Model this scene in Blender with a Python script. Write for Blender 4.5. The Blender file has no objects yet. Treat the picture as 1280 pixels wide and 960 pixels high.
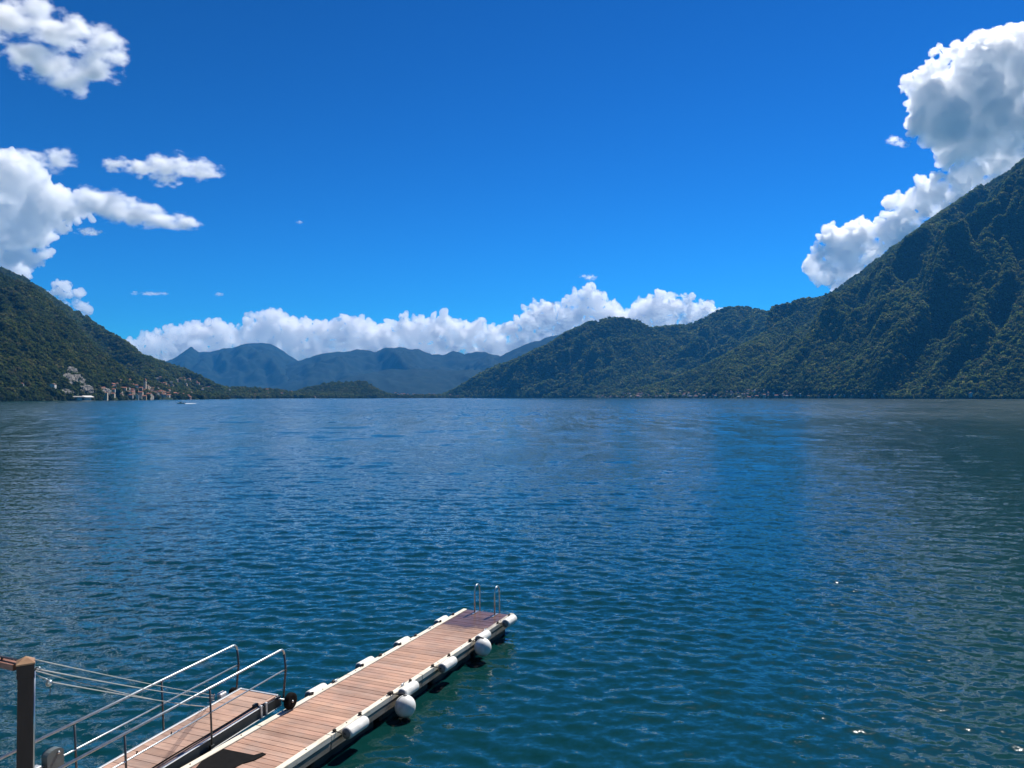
import bpy, bmesh, math, random
import numpy as np
from mathutils import Vector, Matrix

# ---------------------------------------------------------------- camera, world, sun, exposure
SC = bpy.context.scene
COL = SC.collection
R = math.radians
F_PX = 961.5                      # focal length in pixels of the 1280 px wide photograph
CAM_Z = 7.2                       # eye height above the lake
PITCH = math.atan(16.0 / F_PX)
cam_d = bpy.data.cameras.new('camera')
cam = bpy.data.objects.new('camera', cam_d)
COL.objects.link(cam)
cam.location = (0, 0, CAM_Z)
cam.rotation_euler = (math.pi / 2 + PITCH, 0, 0)
cam_d.sensor_width = 36.0
cam_d.lens = F_PX / 1280 * 36.0
cam_d.clip_start = 0.1
cam_d.clip_end = 80000
SC.camera = cam

SUN_AZ, SUN_EL = 33.0, 53.0       # degrees right of the view axis, above the horizon
world = bpy.data.worlds.new('World')
SC.world = world
world.use_nodes = True
wn = world.node_tree
sky = wn.nodes.new('ShaderNodeTexSky')
sky.sky_type = 'NISHITA'
sky.sun_disc = False
sky.sun_elevation = R(SUN_EL)
sky.sun_rotation = R(SUN_AZ)
sky.altitude = 200
sky.air_density = 0.9
sky.dust_density = 0.0
sky.ozone_density = 4.0
tint = wn.nodes.new('ShaderNodeMix')
tint.data_type = 'RGBA'
tint.blend_type = 'MULTIPLY'
tint.inputs[0].default_value = 1.0
tint.inputs[7].default_value = (0.33, 0.84, 0.97, 1)
wn.links.new(sky.outputs[0], tint.inputs[6])
SKY = 0.097
deep = wn.nodes.new('ShaderNodeGamma')         # the photograph's deep, contrasty blue, the same over the whole sky
deep.inputs[1].default_value = 1.8
k1 = wn.nodes.new('ShaderNodeVectorMath'); k1.operation = 'SCALE'; k1.inputs['Scale'].default_value = 0.12
k2 = wn.nodes.new('ShaderNodeVectorMath'); k2.operation = 'SCALE'; k2.inputs['Scale'].default_value = 1 / 0.12
wn.links.new(tint.outputs[2], k1.inputs[0])
wn.links.new(k1.outputs[0], deep.inputs[0])
wn.links.new(deep.outputs[0], k2.inputs[0])
wn.links.new(k2.outputs[0], wn.nodes['Background'].inputs[0])
wn.nodes['Background'].inputs[1].default_value = SKY

sun_d = bpy.data.lights.new('sun', 'SUN')
sun_d.energy = 5.0
sun_d.angle = R(0.53)
sun_d.color = (1.0, 0.95, 0.88)
sun = bpy.data.objects.new('sun', sun_d)
COL.objects.link(sun)
sun_dir = Vector((math.cos(R(SUN_EL)) * math.sin(R(SUN_AZ)), math.cos(R(SUN_EL)) * math.cos(R(SUN_AZ)), math.sin(R(SUN_EL))))
sun.rotation_euler = (-sun_dir).to_track_quat('-Z', 'Y').to_euler()
sun.location = (0, 0, 60)

vs = SC.view_settings
vs.view_transform = 'Standard'
vs.look = 'None'
vs.exposure = 0.55
vs.gamma = 1.0
vs.use_curve_mapping = False
cy = SC.cycles
cy.use_denoising = True
cy.max_bounces = 36
cy.diffuse_bounces = 3
cy.glossy_bounces = 3
cy.transmission_bounces = 2
cy.volume_bounces = 32
cy.transparent_max_bounces = 8
cy.sample_clamp_indirect = 6.0
cy.sample_clamp_direct = 5.0
cy.volume_step_rate = 0.5
cy.volume_max_steps = 256
cy.caustics_reflective = False
cy.caustics_refractive = False

rng = np.random.default_rng(7)
random.seed(7)

# ---------------------------------------------------------------- helpers
def ray(px, py):
    """direction of a photograph pixel, scaled so that y = 1"""
    dx = (np.asarray(px, float) - 640.0) / F_PX
    dv = (480.0 - np.asarray(py, float)) / F_PX
    fy = math.cos(PITCH) - dv * math.sin(PITCH)
    fz = math.sin(PITCH) + dv * math.cos(PITCH)
    return dx / fy, fz / fy

def at(px, py, Y):
    a, b = ray(px, py)
    return Vector((float(a) * Y, Y, CAM_Z + float(b) * Y))

def on_z(px, py, z):
    a, b = ray(px, py)
    Y = (z - CAM_Z) / float(b)
    return Vector((float(a) * Y, Y, z))

def to_px(x, y, z):
    fwd = y * math.cos(PITCH) + (z - CAM_Z) * math.sin(PITCH)
    up = -y * math.sin(PITCH) + (z - CAM_Z) * math.cos(PITCH)
    return 640 + F_PX * x / fwd, 480 - F_PX * up / fwd

_perm = np.random.default_rng(3).permutation(256)
_perm = np.concatenate([_perm, _perm, _perm]).astype(np.int64)
_grad = np.random.default_rng(4).normal(size=(256, 3))
_grad /= np.linalg.norm(_grad, axis=1)[:, None]

def perlin(x, y, z=0.0):
    x = np.asarray(x, float); y = np.asarray(y, float); z = np.asarray(z, float) + np.zeros_like(x)
    xi, yi, zi = np.floor(x).astype(np.int64), np.floor(y).astype(np.int64), np.floor(z).astype(np.int64)
    xf, yf, zf = x - xi, y - yi, z - zi
    u, v, w = (t * t * t * (t * (t * 6 - 15) + 10) for t in (xf, yf, zf))
    xi &= 255; yi &= 255; zi &= 255
    def g(dx, dy, dz):
        h = _perm[_perm[_perm[xi + dx] + yi + dy] + zi + dz]
        gr = _grad[h]
        return gr[..., 0] * (xf - dx) + gr[..., 1] * (yf - dy) + gr[..., 2] * (zf - dz)
    def lerp(a, b, t): return a + t * (b - a)
    return lerp(lerp(lerp(g(0,0,0), g(1,0,0), u), lerp(g(0,1,0), g(1,1,0), u), v),
                lerp(lerp(g(0,0,1), g(1,0,1), u), lerp(g(0,1,1), g(1,1,1), u), v), w) * 1.6

def fbm(x, y, z=0.0, octaves=4, gain=0.5, ridged=False):
    s = 0.0; a = 1.0; f = 1.0
    for k in range(octaves):
        n = perlin(x * f + 17.3 * k, y * f - 9.1 * k, np.asarray(z) * f + 5.7 * k)
        s = s + a * ((1 - 2 * np.abs(n)) if ridged else n)
        a *= gain; f *= 2.03
    return s

def tag(o, label=None, cat=None, group=None, kind=None):
    if label: o['label'] = label
    if cat: o['category'] = cat
    if group: o['group'] = group
    if kind: o['kind'] = kind
    return o

def link(name, data, parent=None):
    o = bpy.data.objects.new(name, data)
    COL.objects.link(o)
    if parent is not None: o.parent = parent
    return o

def mesh_obj(name, verts, faces, mat, parent=None, smooth=False):
    me = bpy.data.meshes.new(name)
    me.from_pydata([tuple(v) for v in verts], [], faces)
    me.materials.append(mat)
    if smooth: me.shade_smooth()
    me.update()
    return link(name, me, parent)

def grid_mesh(name, P, mat, smooth=True):
    """P: (rows, cols, 3) array of points"""
    nr, nc = P.shape[:2]
    me = bpy.data.meshes.new(name)
    me.vertices.add(nr * nc)
    me.vertices.foreach_set('co', P.reshape(-1).astype(np.float32))
    i = (np.arange(nr - 1)[:, None] * nc + np.arange(nc - 1)[None, :]).ravel()
    q = np.stack([i, i + 1, i + nc + 1, i + nc], 1).astype(np.int32)
    me.loops.add(q.size)
    me.loops.foreach_set('vertex_index', q.ravel())
    me.polygons.add(len(q))
    me.polygons.foreach_set('loop_start', np.arange(0, q.size, 4, dtype=np.int32))
    me.polygons.foreach_set('loop_total', np.full(len(q), 4, np.int32))
    me.update(calc_edges=True)
    me.validate()
    if smooth: me.shade_smooth()
    me.materials.append(mat)
    return link(name, me)

class NT:
    """small helper round a material's node tree"""
    def __init__(self, name):
        self.m = bpy.data.materials.new(name)
        self.m.use_nodes = True
        self.t = self.m.node_tree
        self.b = self.t.nodes['Principled BSDF']
        self.out = self.t.nodes['Material Output']
    def n(self, typ, **kw):
        nd = self.t.nodes.new(typ)
        for k, v in kw.items(): setattr(nd, k, v)
        return nd
    def l(self, a, b): self.t.links.new(a, b)
    def noise(self, vec, scale, detail=3, rough=0.55, dim='3D'):
        nd = self.n('ShaderNodeTexNoise', noise_dimensions=dim)
        nd.inputs['Scale'].default_value = scale
        nd.inputs['Detail'].default_value = detail
        nd.inputs['Roughness'].default_value = rough
        if vec is not None: self.l(vec, nd.inputs['Vector'])
        return nd
    def ramp(self, fac, stops):
        nd = self.n('ShaderNodeValToRGB')
        cr = nd.color_ramp
        while len(cr.elements) < len(stops): cr.elements.new(0.5)
        for e, (p, c) in zip(cr.elements, stops):
            e.position = p; e.color = (*c, 1) if len(c) == 3 else c
        self.l(fac, nd.inputs[0])
        return nd
    def mix(self, fac, a, b, blend='MIX'):
        nd = self.n('ShaderNodeMix', data_type='RGBA', blend_type=blend)
        for sock, v in ((nd.inputs[0], fac), (nd.inputs[6], a), (nd.inputs[7], b)):
            if hasattr(v, 'is_linked'): self.l(v, sock)
            elif isinstance(v, (int, float)): sock.default_value = v
            else: sock.default_value = (*v, 1)
        return nd.outputs[2]
    def math(self, op, a, b=0.0, clamp=False):
        nd = self.n('ShaderNodeMath', operation=op, use_clamp=clamp)
        for sock, v in ((nd.inputs[0], a), (nd.inputs[1], b)):
            if hasattr(v, 'is_linked'): self.l(v, sock)
            else: sock.default_value = v
        return nd.outputs[0]
    def n_smax(self, a, b):
        nd = self.n('ShaderNodeMath', operation='SMOOTH_MAX'); nd.inputs[2].default_value = 0.3
        self.l(a, nd.inputs[0]); self.l(b, nd.inputs[1])
        return nd.outputs[0]
    def vec(self, op, a, b=(0, 0, 0), scale=None):
        nd = self.n('ShaderNodeVectorMath', operation=op)
        for sock, v in ((nd.inputs[0], a), (nd.inputs[1], b)):
            if hasattr(v, 'is_linked'): self.l(v, sock)
            else: sock.default_value = v
        if scale is not None:
            if hasattr(scale, 'is_linked'): self.l(scale, nd.inputs['Scale'])
            else: nd.inputs['Scale'].default_value = scale
        return nd.outputs[0]
    def set(self, **kw):
        for k, v in kw.items():
            s = self.b.inputs[k.replace('_', ' ')]
            if hasattr(v, 'is_linked'): self.l(v, s)
            elif isinstance(v, (tuple, list)) and len(v) == 3: s.default_value = (*v, 1)
            else: s.default_value = v
        return self
    def bump(self, height, strength=0.3, dist=0.01):
        nd = self.n('ShaderNodeBump')
        nd.inputs['Strength'].default_value = strength
        nd.inputs['Distance'].default_value = dist
        self.l(height, nd.inputs['Height'])
        self.l(nd.outputs[0], self.b.inputs['Normal'])
    def pos(self): return self.n('ShaderNodeNewGeometry').outputs['Position']
    def obj(self): return self.n('ShaderNodeTexCoord').outputs['Object']
    def rnd(self): return self.n('ShaderNodeObjectInfo').outputs['Random']

# ---------------------------------------------------------------- clouds: lumpy bodies of scattering vapour
def cloud_material(name, density, aniso=0.55):
    n = NT(name)
    n.t.nodes.remove(n.b)
    v = n.n('ShaderNodeVolumeScatter')
    v.inputs['Color'].default_value = (1, 1, 1, 1)
    v.inputs['Density'].default_value = density
    v.inputs['Anisotropy'].default_value = aniso
    n.l(v.outputs[0], n.out.inputs['Volume'])
    n.m.cycles.homogeneous_volume = True if hasattr(n.m.cycles, 'homogeneous_volume') else True
    return n.m
VAPOUR = cloud_material('cumulus_vapour', 0.014)
TOWER = cloud_material('towering_vapour', 0.0105)
def wisp_material(cells, seed, dens):
    """torn vapour: thickest along the given cells (centre, half axes), frayed by noise that is drawn out along the wind"""
    n = NT('thin_vapour')
    n.t.nodes.remove(n.b)
    pos = n.pos()
    f = None
    for (c, h) in cells:
        q = n.vec('DIVIDE', n.vec('SUBTRACT', pos, tuple(c)), tuple(h))
        d = n.n('ShaderNodeVectorMath', operation='DOT_PRODUCT'); n.l(q, d.inputs[0]); n.l(q, d.inputs[1])
        e = n.math('SUBTRACT', 1.0, d.outputs['Value'])
        f = e if f is None else n.n_smax(f, e)
    mp = n.n('ShaderNodeMapping'); mp.inputs['Scale'].default_value = (0.8, 1, 1.35); mp.inputs['Rotation'].default_value = (0, R(-22), 0)
    mp.inputs['Location'].default_value = (seed * 913.0, 0, seed * 377.0)
    n.l(pos, mp.inputs['Vector'])
    a = n.noise(mp.outputs[0], min(0.02, 1.05 / (sum(h[2] for c, h in cells) / len(cells))), 7, 0.58).outputs[0]
    a = n.math('MULTIPLY', n.math('SUBTRACT', a, 0.5), 5.2)
    e = n.math('ADD', n.math('MULTIPLY', f, 1.35), n.math('SUBTRACT', a, 0.55))
    e = n.math('MAXIMUM', n.math('MINIMUM', e, 1.3), 0.0)
    dn = n.math('MULTIPLY', n.math('POWER', e, 1.5), dens)
    v = n.n('ShaderNodeVolumeScatter'); v.inputs['Anisotropy'].default_value = 0.5; v.inputs['Color'].default_value = (1, 1, 1, 1)
    n.l(dn, v.inputs['Density'])
    n.l(v.outputs[0], n.out.inputs['Volume'])
    return n.m
WISP = None

def tri_mesh(name, V, T):
    me = bpy.data.meshes.new(name)
    me.vertices.add(len(V)); me.vertices.foreach_set('co', np.asarray(V, np.float32).ravel())
    me.loops.add(T.size); me.loops.foreach_set('vertex_index', T.astype(np.int32).ravel())
    me.polygons.add(len(T))
    me.polygons.foreach_set('loop_start', np.arange(0, T.size, 3, dtype=np.int32))
    me.polygons.foreach_set('loop_total', np.full(len(T), 3, np.int32))
    me.update(calc_edges=True)
    return me
_b = bmesh.new(); bmesh.ops.create_icosphere(_b, subdivisions=3, radius=1.0)
ICO_V = np.array([v.co[:] for v in _b.verts]); ICO_F = np.array([[v.index for v in f.verts] for f in _b.faces]); _b.free()

def cloud(ells, Y, seed, label, mat, voxel=17.0, amp=1.0, puffs=1.0, pr=(0.28, 0.6), depth=0.45):
    """ells: (cx, cy, rx, ry) in photograph pixels; the body stands at distance Y and is about as deep as it is tall"""
    g = np.random.default_rng(seed)
    k = Y / F_PX
    sph = []
    cells = []
    for (cx, cy_, rx, ry) in ells:
        rm = min(rx, ry) * (pr[0] + pr[1]) / 2
        n = int(min(170, max(5, puffs * 2.0 * rx * ry / rm ** 2)))
        c0 = at(cx, cy_, Y)
        if mat is None:
            dp = math.sqrt(rx * ry) * k * 1.0
            c0.y = max(c0.y, 13560 + dp * 1.25)
            cells.append((c0.copy(), (rx * k * 1.12, dp, ry * k * 1.25)))
            continue
        for _ in range(n):
            a = g.random() * 6.283; q = math.sqrt(g.random()) * 0.8
            r = min(rx, ry) * k * (pr[0] + (pr[1] - pr[0]) * g.random() ** 1.5)
            x = c0.x + math.cos(a) * q * rx * k; z = c0.z + math.sin(a) * q * ry * k
            y = c0.y + g.normal() * depth * 0.5 * math.sqrt(rx * ry) * k
            sph.append((x, max(y, 13500 + 1.3 * r + 90), z, r))
    if mat is None:
        mat = wisp_material(cells, seed, 0.0125 * (14300 / Y) * puffs)
        V = np.concatenate([ICO_V * np.array(h) * 1.12 + np.array(c) for c, h in cells])
        T = (ICO_F[None] + (np.arange(len(cells)) * len(ICO_V))[:, None, None]).reshape(-1, 3)
        amp = 0.0; voxel = max(voxel * 1.6, 12)
        C = None
    else: C = np.array(sph)
    nv0 = len(ICO_V)
    if C is not None: V = (ICO_V[None] * C[:, 3][:, None, None] + C[:, None, :3]).reshape(-1, 3)
    if C is not None: T = (ICO_F[None] + (np.arange(len(C)) * nv0)[:, None, None]).reshape(-1, 3)
    me = tri_mesh('cloud_puffs', V, T)
    tmp = bpy.data.objects.new('cloud_tmp', me); COL.objects.link(tmp)
    md = tmp.modifiers.new('r', 'REMESH'); md.mode = 'VOXEL'; md.voxel_size = voxel
    dg = bpy.context.evaluated_depsgraph_get()
    ev = tmp.evaluated_get(dg)
    m2 = bpy.data.meshes.new_from_object(ev)
    bpy.data.objects.remove(tmp); bpy.data.meshes.remove(me)
    nv = len(m2.vertices)
    co = np.empty(nv * 3, np.float32); m2.vertices.foreach_get('co', co); co = co.reshape(-1, 3).astype(float)
    no = np.empty(nv * 3, np.float32); m2.vertex_normals.foreach_get('vector', no); no = no.reshape(-1, 3)
    s = 1 / (11.0 * k)
    b = 0
    for i, (f, a) in enumerate(((0.45, 6.0), (1.0, 5.0), (2.2, 2.4), (4.6, 1.0))):
        nz = perlin(co[:, 0] * s * f + seed * 3, co[:, 1] * s * f, co[:, 2] * s * f + i * 7)
        b = b + a * (np.abs(nz) * 2 - 0.55)
    # billowing tops, ragged undersides
    co = co + no * (b * k * amp)[:, None]
    m2.vertices.foreach_set('co', co.astype(np.float32).ravel()); m2.update()
    m2.materials.clear(); m2.materials.append(mat); m2.shade_smooth()
    m2.name = 'cloud'
    o = link('cloud', m2)
    tag(o, label, 'cloud', 'clouds in the blue sky')
    return o

def column_cloud(tops, base, step, seed):
    """ellipses that fill the band between a line of cloud tops and a base line"""
    g = random.Random(seed)
    xs = [t[0] for t in tops]; ys = [t[1] for t in tops]; bx = [t[0] for t in base]; by = [t[1] for t in base]
    out = []; x = xs[0]
    while x <= xs[-1]:
        t, b = float(np.interp(x, xs, ys)), float(np.interp(x, bx, by))
        h = max(6, b - t)
        r = min(h * 0.5, 9 + 5 * g.random())
        y = t + r
        while True:
            out.append((x + g.uniform(-2, 2), min(y, b - r * 0.5), r * 1.05, r))
            y += r * 0.95
            if y > b: break
        x += step
    return out

print('clouds')
BANK_A = [(158, 432), (168, 424), (180, 422), (200, 412), (218, 409), (240, 402), (256, 399), (272, 402), (290, 408), (306, 402), (318, 392), (336, 387), (344, 386), (360, 394), (378, 398), (398, 402), (410, 399), (430, 397), (452, 399), (468, 402), (482, 412)]
BANK_B = [(474, 416), (484, 404), (498, 396), (510, 392), (522, 401), (540, 396), (552, 395), (566, 402), (584, 400), (600, 399), (612, 408), (626, 409), (640, 402), (652, 396), (662, 384), (672, 373), (684, 376), (694, 382), (700, 380), (708, 372), (716, 366), (730, 358), (742, 361), (754, 364), (762, 372), (768, 386), (776, 392)]
BANK_C = [(772, 398), (786, 386), (798, 372), (808, 366), (822, 368), (836, 363), (846, 370), (858, 366), (870, 374), (882, 374), (892, 382), (900, 394)]
cloud(column_cloud(BANK_A, [(158, 452), (230, 456), (480, 458)], 6, 1), 14700, 61, 'long white cumulus bank resting on the far blue mountains', VAPOUR, 17, depth=0.9)
cloud(column_cloud(BANK_B, [(474, 458), (600, 456), (700, 445), (776, 425)], 6, 2), 14500, 62, 'tall heaped white cumulus rising behind the rounded central mountain', VAPOUR, 17, depth=0.9)
cloud(column_cloud(BANK_C, [(772, 428), (900, 428)], 6, 3), 14300, 63, 'small puffy cumulus just behind the broad summit', VAPOUR, 17, depth=0.9)
cloud([(1215, 120, 80, 70), (1270, 100, 70, 70), (1160, 140, 36, 34), (1152, 108, 26, 24), (1240, 180, 62, 40), (1185, 75, 32, 22), (1262, 52, 34, 24), (1345, 110, 95, 95), (1210, 208, 34, 28), (1260, 205, 45, 30), (1190, 232, 45, 24), (1225, 222, 50, 22), (1265, 212, 50, 22), (1205, 245, 40, 22), (1235, 66, 46, 28), (1142, 256, 30, 28), (1170, 250, 40, 30), (1120, 285, 30, 22)],
      14300, 64, 'huge towering cumulus with grey belly above the tall steep mountain', TOWER, 23, pr=(0.16, 0.42), depth=0.28)
cloud([(1064, 306, 44, 36), (1036, 322, 26, 34), (1048, 345, 34, 20), (1098, 300, 36, 28), (1120, 290, 26, 24), (1080, 335, 36, 24), (1062, 350, 30, 18), (1100, 322, 30, 18), (1130, 300, 28, 18)], 14000, 65, 'bulging grey and white cumulus on the slope of the tall mountain', VAPOUR, 18, pr=(0.18, 0.45), depth=0.3)
cloud([(14, 255, 62, 66), (62, 262, 46, 30), (-20, 300, 60, 60), (30, 305, 46, 30), (-70, 250, 70, 70), (100, 255, 30, 20)], 14100, 66, 'large white cloud touching the mountainside above the cliff', TOWER, 23, pr=(0.16, 0.42), depth=0.28)
cloud([(112, 253, 30, 18), (140, 258, 36, 18), (172, 266, 40, 15), (202, 274, 34, 12), (228, 280, 26, 8)], 14100, 77, 'tapering white cloud tail trailing off the large cloud', WISP, 14, puffs=1.5)
cloud([(76, 197, 24, 13), (58, 208, 22, 12), (30, 196, 30, 10)], 14200, 67, 'thin ragged wisp on top of the large trailing cloud', WISP, 14, puffs=0.7)
cloud([(148, 207, 22, 10), (178, 210, 28, 11), (210, 207, 34, 15), (244, 212, 34, 12), (268, 216, 18, 7), (206, 226, 20, 8)], 14200, 68, 'small elongated white cloud floating alone above the trailing cloud', WISP, 14, puffs=1.2)
cloud([(20, 20, 56, 22), (70, 35, 46, 20), (110, 50, 42, 20), (138, 62, 26, 18), (-40, 20, 60, 30), (40, 66, 50, 14), (70, 88, 44, 16), (90, 104, 30, 14), (120, 86, 34, 20), (26, 78, 24, 10)], 14400, 69, 'torn wispy cloud high in the deep blue sky', WISP, 16, puffs=1.0)
cloud([(82, 362, 15, 13), (98, 376, 16, 10), (74, 372, 14, 12)], 13800, 70, 'small round white cloud peeking over the forested ridge', VAPOUR, 10)
cloud([(738, 347, 9, 4), (728, 345, 6, 2.5)], 14400, 71, 'tiny white cloud puff above the tall heaped cumulus', WISP, 8, puffs=1.1)
cloud([(112, 290, 20, 5)], 14000, 72, 'thin shred of cloud beneath the trailing tail', WISP, 10, puffs=1.1)
cloud([(168, 367, 6, 3), (190, 367, 18, 2.6), (204, 367, 8, 2)], 14000, 73, 'faint streak of cloud low above the white bank', WISP, 8, puffs=1.1)
cloud([(274, 368, 7, 2.6)], 14000, 74, 'tiny faint cloud fleck beside the streak', WISP, 8, puffs=1.1)
cloud([(374, 278, 5, 2.5)], 14000, 75, 'tiny white cloud fleck alone in the open blue', WISP, 8, puffs=1.1)
cloud([(1117, 176, 10, 6), (1132, 180, 8, 5)], 14000, 76, 'small torn shred beside the towering cumulus', WISP, 8, puffs=1.1)
# ---------------------------------------------------------------- the lake
def water_material():
    n = NT('lake_water')
    pos = n.pos()
    nrm = n.n('ShaderNodeNewGeometry').outputs['Normal']
    att = n.n('ShaderNodeAttribute', attribute_name='calm')
    def ripple(scale, detail, amp, sx, sy, rot):
        mp = n.n('ShaderNodeMapping')
        mp.inputs['Rotation'].default_value = (0, 0, R(rot))
        mp.inputs['Scale'].default_value = (sx, sy, 1)
        n.l(pos, mp.inputs['Vector'])
        nz = n.noise(mp.outputs[0], scale, detail, 0.55)
        return n.vec('MULTIPLY', n.vec('SUBTRACT', nz.outputs['Color'], (0.5, 0.5, 0.5)), (amp, amp, 0))
    patch = n.noise(pos, 0.018, 3).outputs[0]                     # gusts: rougher and smoother patches
    gust = n.n('ShaderNodeMapRange')
    gust.inputs[1].default_value, gust.inputs[2].default_value = 0.35, 0.65
    gust.inputs[3].default_value, gust.inputs[4].default_value = 0.75, 1.2
    n.l(patch, gust.inputs[0])
    fine = n.vec('ADD', ripple(3.0, 3, 0.55, 0.75, 1.25, 14), ripple(8.5, 2, 0.36, 0.85, 1.15, -20))
    fine = n.vec('SCALE', fine, scale=gust.outputs[0])
    near = n.math('MULTIPLY_ADD', att.outputs['Fac'], -0.88); near.node.inputs[2].default_value = 1.0
    fine = n.vec('SCALE', fine, scale=near)
    # wave groups of the open lake, drawn out along the wind
    big = n.vec('ADD', ripple(1.0, 2, 0.42, 1.1, 0.085, 4), ripple(1.0, 2, 0.30, 0.42, 0.030, -5))
    big = n.vec('SCALE', big, scale=att.outputs['Fac'])
    v = n.vec('NORMALIZE', n.vec('ADD', nrm, n.vec('ADD', fine, big)))
    n.l(v, n.b.inputs['Normal'])
    # beyond the modelled waves the unresolved ripples act as roughness, uneven in wind streaks
    def streak(sx, sy, detail):
        mp = n.n('ShaderNodeMapping'); mp.inputs['Scale'].default_value = (sx, sy, 1); mp.inputs['Rotation'].default_value = (0, 0, R(6))
        n.l(pos, mp.inputs['Vector'])
        return n.noise(mp.outputs[0], 1.0, detail, 0.6).outputs[0]
    st = n.math('ADD', n.math('MULTIPLY', streak(0.010, 0.016, 5), 0.35), n.math('ADD', n.math('MULTIPLY', streak(0.30, 0.030, 4), 0.35), n.math('MULTIPLY', streak(0.55, 0.22, 3), 0.30)))
    mr = n.n('ShaderNodeMapRange')
    mr.inputs[1].default_value, mr.inputs[2].default_value = 0.38, 0.62
    mr.inputs[3].default_value, mr.inputs[4].default_value = 0.03, 0.15
    n.l(st, mr.inputs[0])
    rough = n.math('MULTIPLY_ADD', att.outputs['Fac'], mr.outputs[0])
    rough.node.inputs[2].default_value = 0.085
    n.set(Base_Color=(0.0025, 0.031, 0.030), Roughness=rough, IOR=1.48)
    return n.m

def spaced(a, b, s0, growth, smax):
    out = [a]; s = s0
    while out[-1] < b:
        out.append(out[-1] + s); s = min(s * growth, smax)
    return out

def build_lake():
    ys = spaced(9.5, 28.0, 0.082, 1.0010, 0.2)
    ys += spaced(ys[-1] + 0.1, 5200.0, 0.1, 1.0115, 55.0)[1:]
    ys += spaced(ys[-1] + 60, 15500.0, 80, 1.3, 2000)[1:]
    ys = [-9000, -3000, -900, -200, -60, -20, -6, 0, 3, 5, 6] + ys
    xp = spaced(0.055, 13.0, 0.11, 1.0, 0.11)
    xp += spaced(xp[-1] + .12, 3600.0, 0.12, 1.0190, 60.0)[1:]
    xp += spaced(xp[-1] + 60, 10500.0, 100, 1.4, 2500)[1:]
    xs = [-v for v in xp[::-1]] + xp
    xs, ys = np.array(xs), np.array(ys)
    X, Y = (q.ravel() for q in np.meshgrid(xs, ys))
    DXS, DYS = (q.ravel() for q in np.meshgrid(np.gradient(xs), np.gradient(ys)))
    d = np.hypot(X, Y)
    step = np.maximum(DXS, DYS)
    on = (Y > 7) & (d < 4800)
    g = np.random.default_rng(11)
    Z = np.zeros_like(X); DX = np.zeros_like(X); DY = np.zeros_like(X)
    amp = 0.85 + 0.45 * perlin(X * 0.045, Y * 0.06, 7.7)
    ncomp = 230
    for k in range(ncomp):
        u = (k + g.random()) / ncomp
        lam = 0.36 * (430.0 ** (0.35 * u + 0.65 * u ** 1.15))
        th = R(262) + g.normal() * 0.5                            # the waves run towards the shore
        ph = g.random() * 6.283
        # carried only where the mesh is fine enough; the longer swell only belongs to the open lake
        w = np.clip(lam / (2.6 * step) - 0.6, 0, 1) * np.clip(2.0 - lam * 28.0 / np.maximum(d, 22), 0, 1)
        i = np.nonzero(on & (w > 0))[0]
        if len(i) == 0: continue
        kx, ky = math.cos(th) * 2 * math.pi / lam, math.sin(th) * 2 * math.pi / lam
        a = 0.0205 * (lam / 1.2) ** -0.06 * lam / (2 * math.pi)
        xa, ya = X[i], Y[i]
        p = kx * xa + ky * ya + ph
        ai = a * w[i] * amp[i]
        cp = np.cos(p)
        Z[i] += ai * np.sin(p)
        DX[i] += 0.8 * ai * math.cos(th) * cp; DY[i] += 0.8 * ai * math.sin(th) * cp
    P = np.stack([X + DX, Y + DY, Z], -1).reshape(len(ys), len(xs), 3)
    o = grid_mesh('lake_water', P, water_material())
    at_ = o.data.attributes.new('calm', 'FLOAT', 'POINT')
    at_.data.foreach_set('value', np.clip((d - 50) / 300, 0, 1).astype(np.float32))
    print('lake', len(xs), len(ys))
    tag(o, 'dark teal rippled lake water reflecting blue sky and clouds', kind='structure')

build_lake()

# ---------------------------------------------------------------- mountains
def forest_floor(name, c0, c1, c2):
    n = NT(name)
    pos = n.pos()
    a = n.noise(pos, 0.012, 6, 0.6).outputs[0]
    b = n.noise(pos, 0.09, 4, 0.6).outputs[0]
    col = n.ramp(n.math('ADD', n.math('MULTIPLY', a, 0.6), n.math('MULTIPLY', b, 0.4)),
                 [(0.32, c0), (0.5, c1), (0.68, c2)]).outputs[0]
    n.set(Base_Color=col, Roughness=0.95)
    n.b.inputs['Specular IOR Level'].default_value = 0.1
    n.bump(b, 1.0, 6.0)
    return n.m

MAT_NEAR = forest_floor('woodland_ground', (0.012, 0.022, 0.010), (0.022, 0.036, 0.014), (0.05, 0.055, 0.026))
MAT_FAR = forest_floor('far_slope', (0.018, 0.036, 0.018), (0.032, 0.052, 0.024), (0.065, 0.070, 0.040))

MAT_BLUE = forest_floor('distant_mountain', (0.004, 0.015, 0.011), (0.008, 0.022, 0.015), (0.020, 0.032, 0.022))

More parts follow.
